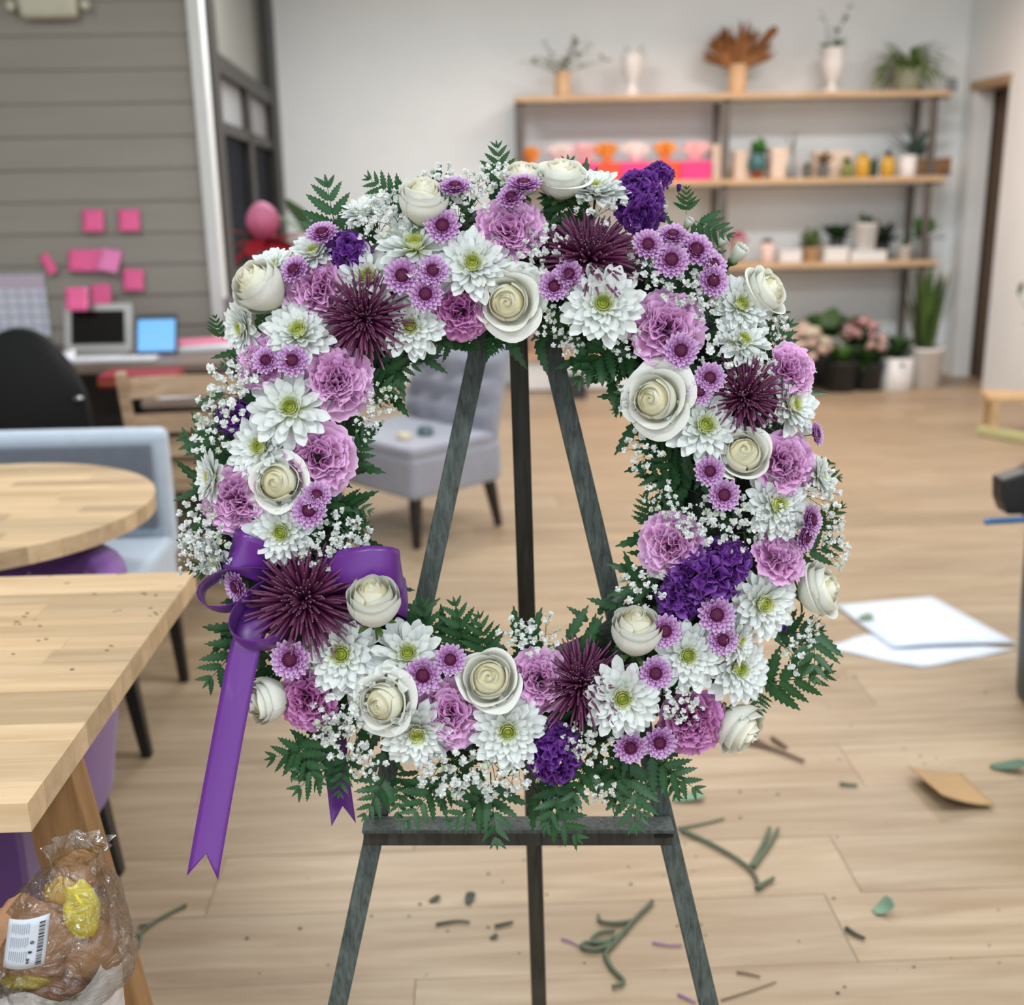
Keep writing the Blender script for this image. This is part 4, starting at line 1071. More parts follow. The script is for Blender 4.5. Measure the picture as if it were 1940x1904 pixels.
def sheet(name, label, cat, x, y, z, w, d_, rz, m, curl=.0, group=None, h=.0):
    G = np.zeros((6, 6, 3))
    for i in range(6):
        for j in range(6):
            u, v = j / 5 - .5, i / 5 - .5
            G[i, j] = (u * w, v * d_, curl * ((u + .5) ** 3 + (v + .5) ** 3) * .6 + .0004 + h * 0)
    b = MB().grid(G); o = b.obj(name, m, None, smooth=True, loc=(x, y, z)); o.rotation_euler = (0, 0, rz)
    s = o.modifiers.new('t', 'SOLIDIFY'); s.thickness = max(.0006, h); s.offset = 1
    return tag(o, label, cat, group)
q = at_z(150, 676, .742); sheet('paper_sheet', 'crumpled white paper lying before the laptop', 'paper', at_y(96, 680, 4.95).x, 4.95, .741, .2, .14, .3, M_PAPER, .04)
q = at_z(240, 672, .742); kb = thing('keyboard', 'silver keyboard on the desk below the tablet', 'keyboard', (q.x, 4.95, .741), .02)
MB().box((-.2, -.06, 0), (.2, .06, .014)).obj('case', M_ALU, kb, bevel=.003)
for r_ in range(4):
    for k in range(12): MB().box((-.19 + k * .032, -.05 + r_ * .026, .014), (-.165 + k * .032, -.03 + r_ * .026, .019)).obj('key', M_PAPER, kb)
q = at_z(384, 664, .742)
for k, (m, lab, w_, dd, rz_) in enumerate([(M_PAPER, 'stack of white papers at the desk end', .30, .24, .1), (M_PINKB, 'pink folder on top of the white papers', .26, .2, .35)]):
    sheet('paper_stack' if not k else 'folder', lab, 'papers' if not k else 'folder', q.x - .02, q.y + .05, .741 + .03 * k, w_, dd, rz_, m, 0, None, .03 if not k else .012)
og = at_z(445, 600, .742)
t = thing('desk_organiser', 'grey desk organiser with a white card before the window', 'organiser', (at_y(445, 560, 5.45).x, 5.45, .741))
M_ORG = mat('grey_organiser', c(128, 128, 124), .6, noise=.05)
MB().box((-.06, -.04, 0), (.06, .04, .02)).obj('base_tray', M_ORG, t, bevel=.003); MB().box((-.06, .02, .02), (.06, .04, .22)).obj('back_panel', M_ORG, t, bevel=.003); MB().box((-.04, -.005, .02), (.045, 0, .15)).obj('card', M_PAPER, t)
q = at_z(365, 668, .70)
rbk = thing('document_box', 'dark red flat box with gold band on the side table', 'box', (q.x, 4.64, .696), .04)
MB().box((-.15, -.1, 0), (.15, .1, .045)).obj('box_body', M_REDB, rbk, bevel=.004); MB().box((-.151, -.101, .012), (.151, .101, .022)).obj('gold_band', mat('gold_foil', c(176, 130, 60), .4, metal=.6, noise=.05), rbk)
sheet('paper_sheet', 'white sheet on the front of the side table', 'paper', at_z(420, 702, .70).x, 4.34, .696, .24, .16, .12, M_PAPER, .01)
sheet('notepad', 'small cream notepad on the side table', 'notepad', at_z(350, 706, .70).x, 4.3, .696, .1, .07, -.1, mat('cream_paper', c(222, 208, 180), .8, noise=.04), 0, None, .012)
# wall calendar and pink notes
cw0, cw1 = at_y(0, 520, YS - .004), at_y(95, 618, YS - .004)
M_CAL = None
def calendar_mat():
    m, nt, b = nodes_of('calendar_print'); L = nt.links
    tc = nt.nodes.new('ShaderNodeTexCoord'); br = nt.nodes.new('ShaderNodeTexBrick')
    br.offset = 0; br.inputs['Color1'].default_value = (*c(222, 224, 236), 1); br.inputs['Color2'].default_value = (*c(226, 226, 238), 1); br.inputs['Mortar'].default_value = (*c(168, 170, 188), 1)
    br.inputs['Scale'].default_value = 1; br.inputs['Mortar Size'].default_value = .004; br.inputs['Brick Width'].default_value = .055; br.inputs['Row Height'].default_value = .05
    mp = nt.nodes.new('ShaderNodeMapping'); mp.inputs['Rotation'].default_value = (PI / 2, 0, 0)
    L.new(tc.outputs['Object'], mp.inputs[0]); L.new(mp.outputs[0], br.inputs['Vector']); L.new(br.outputs['Color'], b.inputs['Base Color']); b.inputs['Roughness'].default_value = .7
    return m
cal = thing('wall_calendar', 'large white wall planner with grid pinned on the siding', 'calendar', (cw1.x - .3, YS - .008, cw1.z))
hh = cw0.z - cw1.z
MB().box((-.3, 0, -.05), (.3, .004, hh)).obj('sheet', calendar_mat(), cal)
MB().box((-.3, -.001, hh - .07), (.3, .0, hh - .01)).obj('header_band', mat('lilac_print', c(206, 190, 206), .7, noise=.03), cal)
M_NOTE = mat('pink_note_paper', c(255, 112, 168), .7, noise=.03); M_NOTE2 = mat('pink_note_light', c(255, 146, 204), .7, noise=.03)
NOTES = [(177, 418, 0, 'pink sticky note, left one of the top pair'), (245, 417, 0, 'pink sticky note, right one of the top pair'), (93, 500, -.5, 'narrow tilted pink sticky note beside the wall planner'),
         (150, 493, .05, 'pink sticky note, first in the row of three'), (178, 493, -.04, 'pink sticky note, middle in the row of three'), (209, 492, .2, 'curled lighter pink sticky note ending the row of three'),
         (253, 530, .03, 'lone pink sticky note lowest on the right'), (146, 566, .02, 'pink sticky note stuck over the laptop corner'), (192, 558, -.04, 'pink sticky note just above the laptop screen')]
for i, (px, py, r_, lab) in enumerate(NOTES):
    yy = YS - .012 if i != 7 else LY_ - .03
    p = at_y(px, py, yy); s = .10 if i != 2 else .05; h = .10
    G = np.zeros((5, 5, 3))
    for a in range(5):
        for b in range(5):
            u, v = b / 4 - .5, a / 4 - .5; G[a, b] = (u * s, -.025 * (.5 - v) ** 2 * (2.2 if i == 5 else 1), v * h)
    o = MB().grid(G).obj('sticky_note', M_NOTE2 if i == 5 else M_NOTE, None, smooth=True, loc=p); o.rotation_euler = (0, r_, 0)
    so = o.modifiers.new('t', 'SOLIDIFY'); so.thickness = .0006
    tag(o, lab, 'sticky note', 'pink sticky notes on the siding')
# cream emergency lamp high on the siding
p = at_y(92, 6, YS - .05)
el = thing('wall_lamp', 'cream wall-mounted emergency light high on the siding', 'lamp', (p.x, YS, p.z))
M_CREAM = mat('cream_plastic', c(206, 202, 180), .5, noise=.03)
MB().beam((0, -.05, -.065), (0, -.05, .14), (1, 0, 0), .25, .08, .30, .10).obj('housing', M_CREAM, el, bevel=.024)
for s in (-1, 1):
    b_ = MB(); b_.lathe([(.012, 0), (.02, .01), (.022, .03), (.016, .036), (.004, .034)], 16); o = b_.obj('lamp_head', M_CREAM, el, smooth=True); o.location = (s * .165, -.04, -.01); o.rotation_euler = (PI / 2, 0, 0)

# ------------------------------------------------------------------ plants and pots (helpers)
M_GREEN = petal_mat('plant_leaf', .45, .2, .15)
def leaf_geo(L, W, curl=-.4, n=5, cup=.15):
    P, t = petal(L, W, curl=curl, cup=cup, nl=n, nw=2, blunt=.7); return P
def leaves(b, n, L, W, e0, e1, r, col1, col2, base=(0, 0, 0), curl=(-1.0, .2), spread=.0):
    for i in range(n):
        P = leaf_geo(L * r.uniform(.7, 1.15), W * r.uniform(.8, 1.2), r.uniform(*curl)); a = i * 2.39996 + r.uniform(-.3, .3)
        q = rotz(elevate(P, r.uniform(e0, e1), spread * r.uniform(0, 1), 0), a) + np.asarray(base)
        b.grid(q, lerp3(col1, col2, np.full(1, r.random()))[0])
    return b
def sprays(b, n, L, e0, e1, r, col1, col2, leaf=.03, base=(0, 0, 0), m=9, round_=.8, stemcol=None):
    """Thin stems set with small round leaves."""
    for i in range(n):
        a = i * 2.39996 + r.uniform(-.4, .4); e = r.uniform(e0, e1); ln = L * r.uniform(.7, 1.1); s = np.linspace(0, 1, 6)
        dr = np.array([math.cos(a) * math.cos(e), math.sin(a) * math.cos(e), math.sin(e)]); path = np.asarray(base) + dr * (s * ln)[:, None] + np.array([0, 0, -.12]) * (s ** 2 * ln)[:, None]
        b.tube(path, np.linspace(.004, .0015, 6), 4, stemcol if stemcol is not None else col1)
        for k in range(m):
            t = .25 + .75 * k / (m - 1); p = np.asarray(base) + dr * t * ln + np.array([0, 0, -.12]) * t * t * ln
            P = leaf_geo(leaf, leaf * round_, r.uniform(-.3, .3), 3); b.grid(rotz(elevate(P, r.uniform(-.5, 1.2)), r.uniform(0, 6.28)) + p, lerp3(col1, col2, np.full(1, r.random()))[0])
    return b
def blooms(b, n, R, r, col, base, flat=.6, size=.03, jit=.25):
    for i in range(n):
        f = (i + .5) / n; a = i * 2.39996; rr = R * math.sqrt(f); p = np.asarray(base) + np.array([rr * math.cos(a), rr * math.sin(a), R * flat * (1 - f) + r.uniform(-.02, .02)])
        v = np.array(ICO_V) * size * r.uniform(.7, 1.2); d = 1 + jit * r.standard_normal(len(v)).clip(-1.5, 1.5); b.add(v * d[:, None] * np.array([1, 1, .7]) + p, ICO_F, col)
    return b
G1, G2, G3 = c(58, 92, 44), c(98, 132, 66), c(30, 52, 36)
PROF = {
 'pot': [(.36, 0), (.40, .02), (.50, .92), (.52, .93), (.52, 1), (.46, 1), (.44, .85), (.02, .84)],
 'cyl': [(.48, 0), (.5, .03), (.5, 1), (.45, 1), (.45, .85), (.02, .84)],
 'urn': [(.34, 0), (.34, .06), (.14, .14), (.16, .24), (.36, .42), (.44, .66), (.40, .9), (.5, 1), (.44, .99), (.3, .8), (.02, .78)],
 'ped': [(.36, 0), (.36, .05), (.2, .2), (.2, .34), (.4, .5), (.46, .8), (.42, 1), (.37, 1), (.36, .8), (.02, .78)],
 'jar': [(.42, 0), (.5, .06), (.5, .7), (.38, .84), (.36, .86), (.38, 1), (.3, 1), (.28, .84), (.02, .8)],
 'bottle': [(.42, 0), (.5, .04), (.5, .5), (.2, .64), (.16, .95), (.2, 1), (.12, 1), (.12, .7), (.02, .68)],
}
M_POT = {'white': mat('white_ceramic', c(230, 226, 222), .4, noise=.02), 'tan': mat('tan_ceramic', c(214, 176, 136), .6, noise=.05), 'teal': mat('teal_glaze', c(58, 104, 106), .3, noise=.06),
         'terra': mat('terracotta', c(178, 96, 62), .8, noise=.08), 'yellow': mat('yellow_glaze', c(206, 158, 48), .35, noise=.05), 'dark': mat('charcoal_pot', c(46, 46, 48), .6, noise=.06),
         'green': mat('green_glaze', c(120, 132, 62), .4, noise=.06), 'grey': mat('grey_glass', c(130, 136, 138), .2, noise=.04), 'pink': mat('blush_ceramic', c(226, 196, 186), .5, noise=.03),
         'pale': mat('sage_ceramic', c(176, 180, 160), .5, noise=.04)}
def pot(kind, w_, h, m, parent, name='pot', z=0):
    return MB().lathe([(a * w_, b * h + z) for a, b in PROF[kind]], 20, cap=False).obj(name, M_POT[m], parent, smooth=True)
def potted(name, label, cat, loc, kind, w_, h, m, plant=None, group='plants on the shelves', seed=1):
    t = thing(name, label, cat, loc, 0, group); pot(kind, w_, h, m, t)
    if plant:
        b = MB(); plant(b, np.random.default_rng(seed), h * .85); o = b.obj('foliage', M_GREEN, t, smooth=True); o['kind'] = 'stuff'; o.scale = (1, .5 if 'shel' in group else .8, 1)
    return t

# ------------------------------------------------------------------ shelving unit on the back wall
SF, SBK = 8.28, 8.66; SM = 8.44
M_SHELF = wood_mat('shelf_pine', c(208, 176, 138), c(180, 146, 110), .55, grain=(1.2, 14, 14), scale=2.2, var=.05)
M_POST = mat('grey_steel', c(98, 90, 84), .5, metal=.3, noise=.05)
x0s, x1s = at_y(978, 186, SF).x, at_y(1803, 172, SF).x
ZS = [at_y(1390, 176, SF).z, at_y(1540, 337, SF).z, at_y(1600, 496, SF).z]
su = thing('shelving_unit', 'long pine shelving rack with grey steel posts on the back wall', 'shelf', (0, SM, 0))
for z in ZS: MB().box((x0s, SF - SM, z - .04), (x1s, SBK - SM, z)).obj('shelf', M_SHELF, su, bevel=.003)
xlow = at_y(1300, 680, SF).x
z4 = at_y(1080, 672, SF - .1).z
MB().box((x0s, SF - .1 - SM, z4 - .035), (xlow, SBK - SM, z4)).obj('shelf', M_SHELF, su, bevel=.003)
MB().box((x0s, SF - .06 - SM, .02), (xlow, SF - .03 - SM, z4 - .035)).obj('kick_board', M_POT['white'], su)
for px in (986, 1376, 1768):
    x = at_y(px, 260, SF).x
    for y_ in (SF + .02 - SM, SBK - .03 - SM): MB().box((x - .022, y_ - .015, 0), (x + .022, y_ + .015, ZS[0] - .04)).obj('post', M_POST, su)
for z in ZS:
    MB().box((x0s + .01, SF - SM + .005, z - .062), (x1s - .01, SF - SM + .02, z - .04)).obj('shelf_rail', M_POST, su)
def sx(px, py=250, y=SM): return at_y(px, py, y).x
def P1(n, L, W, e0, e1, c1, c2, **k): return lambda b, r, h: leaves(b, n, L, W, e0, e1, r, c1, c2, (0, 0, h), **k)
def PS(n, L, e0, e1, c1, c2, leaf, m=9, **k): return lambda b, r, h: sprays(b, n, L, e0, e1, r, c1, c2, leaf, (0, 0, h), m, **k)
Z1, Z2, Z3 = [z + .0005 for z in ZS]
EUC1, EUC2 = c(112, 118, 98), c(142, 146, 124)
potted('potted_eucalyptus', 'tan cylinder vase of grey-green eucalyptus at the left of the top shelf', 'plant', (sx(1066), SM, Z1), 'cyl', .115, .17, 'tan', PS(9, .36, .15, 1.2, EUC1, EUC2, .05, 7), seed=3)
potted('pedestal_vase', 'white pedestal vase with a few leaves on the top shelf', 'vase', (sx(1196), SM, Z1), 'ped', .165, .29, 'white', P1(9, .12, .04, .1, 1.2, c(96, 102, 88), c(130, 134, 116)), seed=4)
t = potted('dried_bouquet', 'tan vase with a brown fan of dried grasses on the top shelf', 'bouquet', (sx(1394), SM, Z1), 'cyl', .13, .20, 'tan')
b = MB(); r = np.random.default_rng(6)
for i in range(260):
    a = r.uniform(-1.25, 1.25); d_ = np.array([math.sin(a), r.uniform(-.25, .25), math.cos(a)]); L = r.uniform(.10, .34) * (1 - .12 * abs(a))
    s = np.linspace(0, 1, 5)[:, None]; b.tube(np.array([0, 0, .16]) + d_ * s * L, [.002, .003, .007, .012, .003], 5, c(150, 98, 58) if i % 3 else c(176, 122, 78))
for a, L in ((.75, .36),):
    d_ = np.array([math.sin(a), 0, math.cos(a)])
    for k in range(9): ball(b, np.array([0, 0, .16]) + d_ * (L * (.75 + .03 * k)), .03, r, c(158, 102, 58), .2)
o = b.obj('dried_grasses', M_GREEN, t, smooth=True); o['kind'] = 'stuff'
potted('planted_urn', 'tall white urn with green sprigs on the top shelf', 'plant', (sx(1571), SM, Z1), 'urn', .19, .30, 'white', lambda b, r, h: (leaves(b, 14, .13, .06, .3, 1.2, r, G1, G2, (0, 0, h)), sprays(b, 2, .34, 1.2, 1.45, r, G1, G2, .06, (-.03, 0, h), 5)), seed=7)
potted('trailing_fern', 'bushy trailing green fern in a sage pot at the right end of the top shelf', 'plant', (sx(1712), SM, Z1), 'pot', .22, .15, 'pale', P1(130, .34, .028, .2, 1.35, c(92, 118, 58), c(134, 152, 88), curl=(-2.4, -.9), spread=.05), seed=8)
potted('small_jar_blue', 'small grey-blue jar at the far right of the top shelf', 'jar', (sx(1796), SM, Z1), 'jar', .07, .09, 'grey', None)

# gift bags with tissue on the middle shelf
M_HOT = mat('hot_pink_paper', c(238, 62, 132), .55, noise=.03); M_ORT = mat('orange_tissue', c(240, 150, 60), .7, noise=.05); M_PKT = mat('pale_pink_tissue', c(246, 190, 190), .7, noise=.04)
M_WHT = mat('blush_tissue', c(246, 226, 220), .7, noise=.03); M_RED = mat('red_orange_paper', c(236, 84, 52), .55, noise=.03)
BAGS = [(1004, 34, M_RED, M_ORT, 'low red gift bag with orange tissue at the left post'), (1062, 46, M_HOT, M_WHT, 'hot pink gift bag with blush tissue beside the low red bag'), (1106, 42, M_HOT, M_PKT, 'hot pink gift bag with pale pink tissue left of the first orange puff'),
        (1150, 42, M_RED, M_ORT, 'red gift bag with orange tissue between two pink bags'), (1204, 52, M_HOT, M_WHT, 'hot pink gift bag with wide blush tissue in the middle of the row'), (1259, 48, M_RED, M_ORT, 'red gift bag with orange tissue next to the last pink bag'),
        (1316, 50, M_HOT, M_PKT, 'hot pink gift bag with pale pink tissue at the right end of the row')]
for i, (px, wpx, mb_, mt, lab) in enumerate(BAGS):
    t = thing('gift_bag', lab, 'gift bag', (sx(px, 300, SM - .05), SM - .05, Z2), rnd(-.05, .05), 'gift bags on the middle shelf'); W = wpx * .0042; h = .13 if i else .11
    g = MB(); g.beam((0, 0, 0), (0, 0, h), (1, 0, 0), W, .10, W * 1.03, .11); g.obj('bag_body', mb_, t)
    tis = MB(); r = np.random.default_rng(i)
    for k in range(9):
        P, tt_ = fan(.16, .6, r, rip=.12, nl=4, nw=8); tis.grid(rotz(elevate(P, r.uniform(1.05, 1.5), .01, 0, r.uniform(-.3, .3)), k * .7) * np.array([W / .17 * .9, .5, .95]) + np.array([0, 0, h - .02]))
    tis.obj('tissue_paper', mt, t)
    for s in (-1, 1): MB().tube([(-W * .2, s * .055, h - .02), (-W * .18, s * .058, h + .04), (W * .18, s * .058, h + .04), (W * .2, s * .055, h - .02)], .003, 5).obj('handle', M_HOT, t)
M_BOXC = mat('cream_card', c(238, 216, 196), .7, noise=.03)
def card_box(px, w_, h, lab, m, z, y=SM, name='card_box', d_=.12):
    t = thing(name, lab, 'box', (sx(px, 300, y), y, z), 0); MB().box((-w_ / 2, -d_ / 2, 0), (w_ / 2, d_ / 2, h * .8)).obj('box_base', m, t, bevel=.003); MB().box((-w_ / 2 - .003, -d_ / 2 - .003, h * .8), (w_ / 2 + .003, d_ / 2 + .003, h)).obj('lid', m, t, bevel=.003)
card_box(1359, .09, .24, 'tall cream box left of the middle post on the middle shelf', M_BOXC, Z2)
card_box(1402, .10, .20, 'cream box left of the teal pot', M_BOXC, Z2, SM + .06)
card_box(1474, .13, .21, 'cream box between the teal pot and the bottle', M_BOXC, Z2, SM + .07)
card_box(1575, .26, .19, 'wide cream box behind the small succulents', M_BOXC, Z2, SM + .12)
t = potted('teal_pot_plant', 'round-leaved plant in a teal pot on a terracotta foot', 'plant', (sx(1434), SM - .04, Z2), 'jar', .135, .12, 'teal', P1(22, .12, .07, .3, 1.4, c(58, 112, 50), c(96, 148, 66)), seed=12)
for ch in t.children: ch.location.z += .055
pot('pot', .09, .055, 'terra', t, 'pot_foot')
potted('glass_bottle', 'tall grey glass bottle with a dry stem on the middle shelf', 'bottle', (sx(1501), SM - .04, Z2), 'bottle', .075, .19, 'grey', PS(4, .16, 1.0, 1.5, c(112, 110, 84), c(140, 132, 100), .03, 4), seed=13)
potted('succulent_pot', 'small grey pot with dark succulent right of the bottle', 'plant', (sx(1528), SM - .06, Z2), 'pot', .08, .08, 'grey', P1(16, .05, .025, .4, 1.3, G3, G1), seed=14)
potted('succulent_pot', 'grey pot with a leaning brown-green sprig on the middle shelf', 'plant', (sx(1559), SM - .06, Z2), 'pot', .09, .09, 'grey', P1(18, .11, .035, .5, 1.4, G1, c(140, 96, 56)), seed=15)
potted('succulent_pot', 'olive green glazed pot beside the first yellow jar', 'plant', (sx(1605), SM - .05, Z2), 'jar', .085, .10, 'green', P1(14, .06, .03, .4, 1.3, G2, G1), seed=16)
potted('yellow_jar', 'yellow glazed jar with green tip, left of the two', 'jar', (sx(1632), SM - .07, Z2), 'jar', .105, .15, 'yellow', P1(8, .05, .02, .9, 1.4, G2, G1), seed=17)
potted('succulent_pot', 'small teal pot between the two yellow jars', 'plant', (sx(1657), SM - .02, Z2), 'pot', .075, .10, 'teal', P1(12, .06, .03, .4, 1.3, G3, G1), seed=18)
potted('yellow_jar', 'yellow glazed jar with dark blue plant beside the white pot', 'jar', (sx(1681), SM - .06, Z2), 'jar', .105, .14, 'yellow', P1(14, .07, .025, .6, 1.4, c(40, 44, 72), c(70, 74, 96)), seed=19)
potted('aloe_pot', 'white square-shouldered pot with spiky dark aloe at the right of the middle shelf', 'plant', (sx(1720), SM - .05, Z2), 'cyl', .125, .145, 'white', lambda b, r, h: leaves(b, 22, .28, .035, .35, 1.35, r, c(44, 70, 62), c(74, 98, 84), (.06, 0, h), (-.5, .2)), seed=20)
t = thing('wooden_crate', 'small dark wooden crate at the right end of the middle shelf', 'crate', (sx(1764), SM - .04, Z2))
M_CRATE = wood_mat('crate_wood', c(136, 100, 66), c(104, 74, 48), .7, grain=(2, 14, 14))
for k in range(3):
    for s in (-1, 1): MB().box((-.11, s * .075 - .006, .005 + k * .04), (.11, s * .075 + .006, .04 + k * .04)).obj('slat', M_CRATE, t)
for s in (-1, 1): MB().box((s * .11 - .006, -.08, 0), (s * .11 + .006, .08, .125)).obj('end_board', M_CRATE, t)
# lower shelf
potted('blush_pot_plant', 'blush pot with a magenta flower head behind the wreath edge', 'plant', (sx(1404), SM, Z3), 'pot', .12, .17, 'pink', lambda b, r, h: blooms(b, 10, .05, r, c(190, 80, 120), (0, 0, h + .02)), seed=21)
potted('cactus_pot', 'tall blush pot with a small dark cactus on the lower shelf', 'plant', (sx(1461), SM - .04, Z3), 'cyl', .095, .14, 'pink', lambda b, r, h: blooms(b, 6, .025, r, c(52, 54, 44), (0, 0, h), .9, .03), seed=22)
card_box(1503, .15, .085, 'low white box beside the blush cactus pot', M_POT['white'], Z3, SM - .05)
t = potted('leafy_trough', 'tan trough with a pale green rosette plant on the lower shelf', 'plant', (sx(1545), SM - .04, Z3), 'pot', .13, .10, 'tan', P1(36, .15, .06, .3, 1.4, c(74, 100, 58), c(136, 150, 104)), seed=23)
card_box(1590, .17, .10, 'wide white planter box right of the tan trough', M_POT['white'], Z3, SM - .06, 'planter_box', .14)
card_box(1652, .26, .075, 'long low white tray under the tall white pot', M_POT['white'], Z3, SM - .08, 'tray', .14)
potted('rubber_plant', 'dark broad-leaved plant behind the white planter box', 'plant', (sx(1604), SM + .08, Z3), 'cyl', .1, .16, 'dark', P1(26, .16, .085, .2, 1.4, G3, G1), seed=24)
potted('white_pot_tilted', 'white pot standing on the long white tray', 'plant', (sx(1634, 440), SM - .08, Z3 + .076), 'pot', .165, .19, 'white', P1(10, .12, .06, .6, 1.4, G3, G1), seed=25)
potted('dark_bush', 'dense dark bushy plant on the lower shelf', 'plant', (sx(1686), SM + .04, Z3), 'cyl', .13, .12, 'dark', P1(80, .17, .05, .0, 1.5, c(26, 40, 34), c(44, 64, 50), spread=.04), seed=26)
potted('white_pot_small', 'small white pot near the right end of the lower shelf', 'plant', (sx(1722), SM - .08, Z3), 'pot', .105, .10, 'white', P1(10, .06, .03, .4, 1.4, G2, G1), seed=27)
potted('glass_vase_plant', 'grey glass vase with bright green leaves by the right post', 'plant', (sx(1758), SM - .06, Z3), 'cyl', .12, .16, 'grey', P1(30, .17, .06, .1, 1.45, c(62, 112, 44), c(92, 140, 58)), seed=28)

# pots on the floor before the rack
def fl_pt(px, y): return Vector((at_y(px, 700, y).x, y, 0))
FG = 'pots on the floor below the rack'
potted('floor_pot_plant', 'small white pot with low green leaves on the floor', 'plant', fl_pt(1697, 8.05), 'cyl', .24, .23, 'white', P1(36, .22, .05, .2, 1.3, G1, G3), FG, 31)
potted('snake_plant', 'tall snake plant in a tall white pot at the right end of the floor row', 'plant', fl_pt(1750, 8.1), 'pot', .27, .29, 'white', lambda b, r, h: leaves(b, 30, .56, .045, 1.25, 1.56, r, c(44, 72, 34), c(96, 120, 58), (0, 0, h), (-.15, .15), .06), FG, 32)
potted('floor_pot_plant', 'dark nursery pot of lime foliage next to the wreath edge', 'plant', fl_pt(1592, 8.0), 'pot', .26, .22, 'dark', P1(50, .16, .06, .2, 1.4, c(92, 124, 50), G1), FG, 33)
potted('floor_pot_plant', 'dark nursery pot of green leaves beside the small white pot', 'plant', fl_pt(1645, 8.02), 'pot', .22, .20, 'dark', lambda b, r, h: (leaves(b, 50, .18, .06, .2, 1.4, r, c(60, 96, 42), G3, (0, 0, h)), blooms(b, 5, .1, r, c(224, 176, 160), (.06, 0, h + .12))), FG, 34)
potted('blush_bouquet', 'bucket of blush and white blooms on the floor behind the wreath', 'bouquet', fl_pt(1508, 7.95), 'pot', .28, .26, 'dark', lambda b, r, h: (leaves(b, 30, .2, .06, .2, 1.3, r, G1, G3, (0, 0, h)), blooms(b, 26, .24, r, c(226, 196, 180), (0, 0, h + .06), .7, .05), blooms(b, 10, .2, r, c(214, 202, 178), (.05, -.03, h + .1), .7, .05)), FG, 35)
potted('blush_bouquet', 'tall bucket of pink blooms behind the nursery pots', 'bouquet', fl_pt(1624, 8.2), 'cyl', .2, .30, 'dark', lambda b, r, h: (leaves(b, 26, .22, .06, .4, 1.4, r, G1, G3, (0, 0, h)), blooms(b, 14, .16, r, c(222, 170, 168), (0, 0, h + .10), .8, .04)), FG, 36)
potted('broad_leaf_plant', 'broad dark-leaved plant rising behind the blush bucket', 'plant', fl_pt(1562, 8.25), 'cyl', .18, .32, 'dark', lambda b, r, h: leaves(b, 16, .30, .17, .5, 1.3, r, c(44, 76, 36), c(66, 98, 48), (0, 0, h + .05), (-1.2, -.4)), FG, 37)
potted('blush_bouquet', 'pot of lilac and pink blooms on the low shelf seen through the wreath', 'bouquet', (sx(1012, 640, 8.35), 8.35, z4 + .001), 'pot', .2, .16, 'pink', lambda b, r, h: (leaves(b, 20, .16, .05, .3, 1.4, r, G1, G3, (0, 0, h)), blooms(b, 18, .15, r, c(216, 150, 190), (0, 0, h + .03), .8, .04)), FG, 38)
potted('blush_bouquet', 'pot of cream and pink roses on the low shelf seen through the wreath', 'bouquet', (sx(1120, 640, 8.35), 8.35, z4 + .001), 'pot', .2, .15, 'pink', lambda b, r, h: (leaves(b, 20, .16, .05, .3, 1.4, r, G1, G3, (0, 0, h)), blooms(b, 16, .16, r, c(232, 190, 180), (0, 0, h + .02), .7, .045)), FG, 39)
t = thing('storage_box', 'dark flat box on the floor under the low shelf', 'box', (sx(1085, 700, 7.98), 7.98, 0)); MB().box((-.09, -.08, 0), (.09, .08, .15)).obj('box_base', M_POT['dark'], t, bevel=.004); MB().box((-.093, -.083, .12), (.093, .083, .155)).obj('lid', M_POT['dark'], t, bevel=.003)

# pink torch flower with red bracts on the side table
vb = Vector((at_y(515, 620, 4.5).x, 4.5, .696))
t = thing('torch_ginger_bouquet', 'large pink bud with red bracts in a dark vase left of the wreath', 'bouquet', vb)
pot('bottle', .13, .26, 'dark', t, 'vase')
pz = at_y(500, 455, 4.5); tip = pz - vb
MB().tube([(0, 0, .1), tuple(Vector((0, 0, .25)).lerp(tip, .4)), tuple(tip)], .008, 6, c(70, 100, 60)).obj('stem', M_GREEN, t, smooth=True)
b = MB(); hb = at_y(500, 385, 4.5).z - pz.z
pr_ = [(.02, 0), (.028, .05), (.05, .22), (.062, .42), (.060, .6), (.048, .78), (.028, .93), (.006, 1.0)]
P = np.zeros((8, 36, 3))
for i, (rr, zz) in enumerate(pr_):
    for j in range(36):
        a = j * PI / 18; k = 1 + .07 * abs(math.sin(3.5 * a + 1.4 * zz)); P[i, j] = (tip.x + rr * k * math.cos(a), tip.y + rr * k * math.sin(a), tip.z + hb * 1.05 * zz)
b.grid(P, np.repeat(np.array([lerp3(c(190, 84, 116), c(214, 130, 162), np.array([q[1]]))[0] for q in pr_])[:, None, :], 36, axis=1), closed=True)
b.obj('flower_bud', M_PETAL, t, smooth=True)
b = MB(); r = np.random.default_rng(4); leaves(b, 14, .17, .07, -.5, .5, r, c(140, 24, 36), c(170, 36, 48), tip, (-1.2, .2)); b.obj('red_bracts', M_PETAL, t, smooth=True)
b = MB(); leaves(b, 10, .26, .09, -.1, .9, r, c(60, 92, 62), c(92, 124, 88), Vector((.20, .16, -.02)) + tip * .95, (-1, .2)); o = b.obj('foliage', M_GREEN, t, smooth=True); o['kind'] = 'stuff'
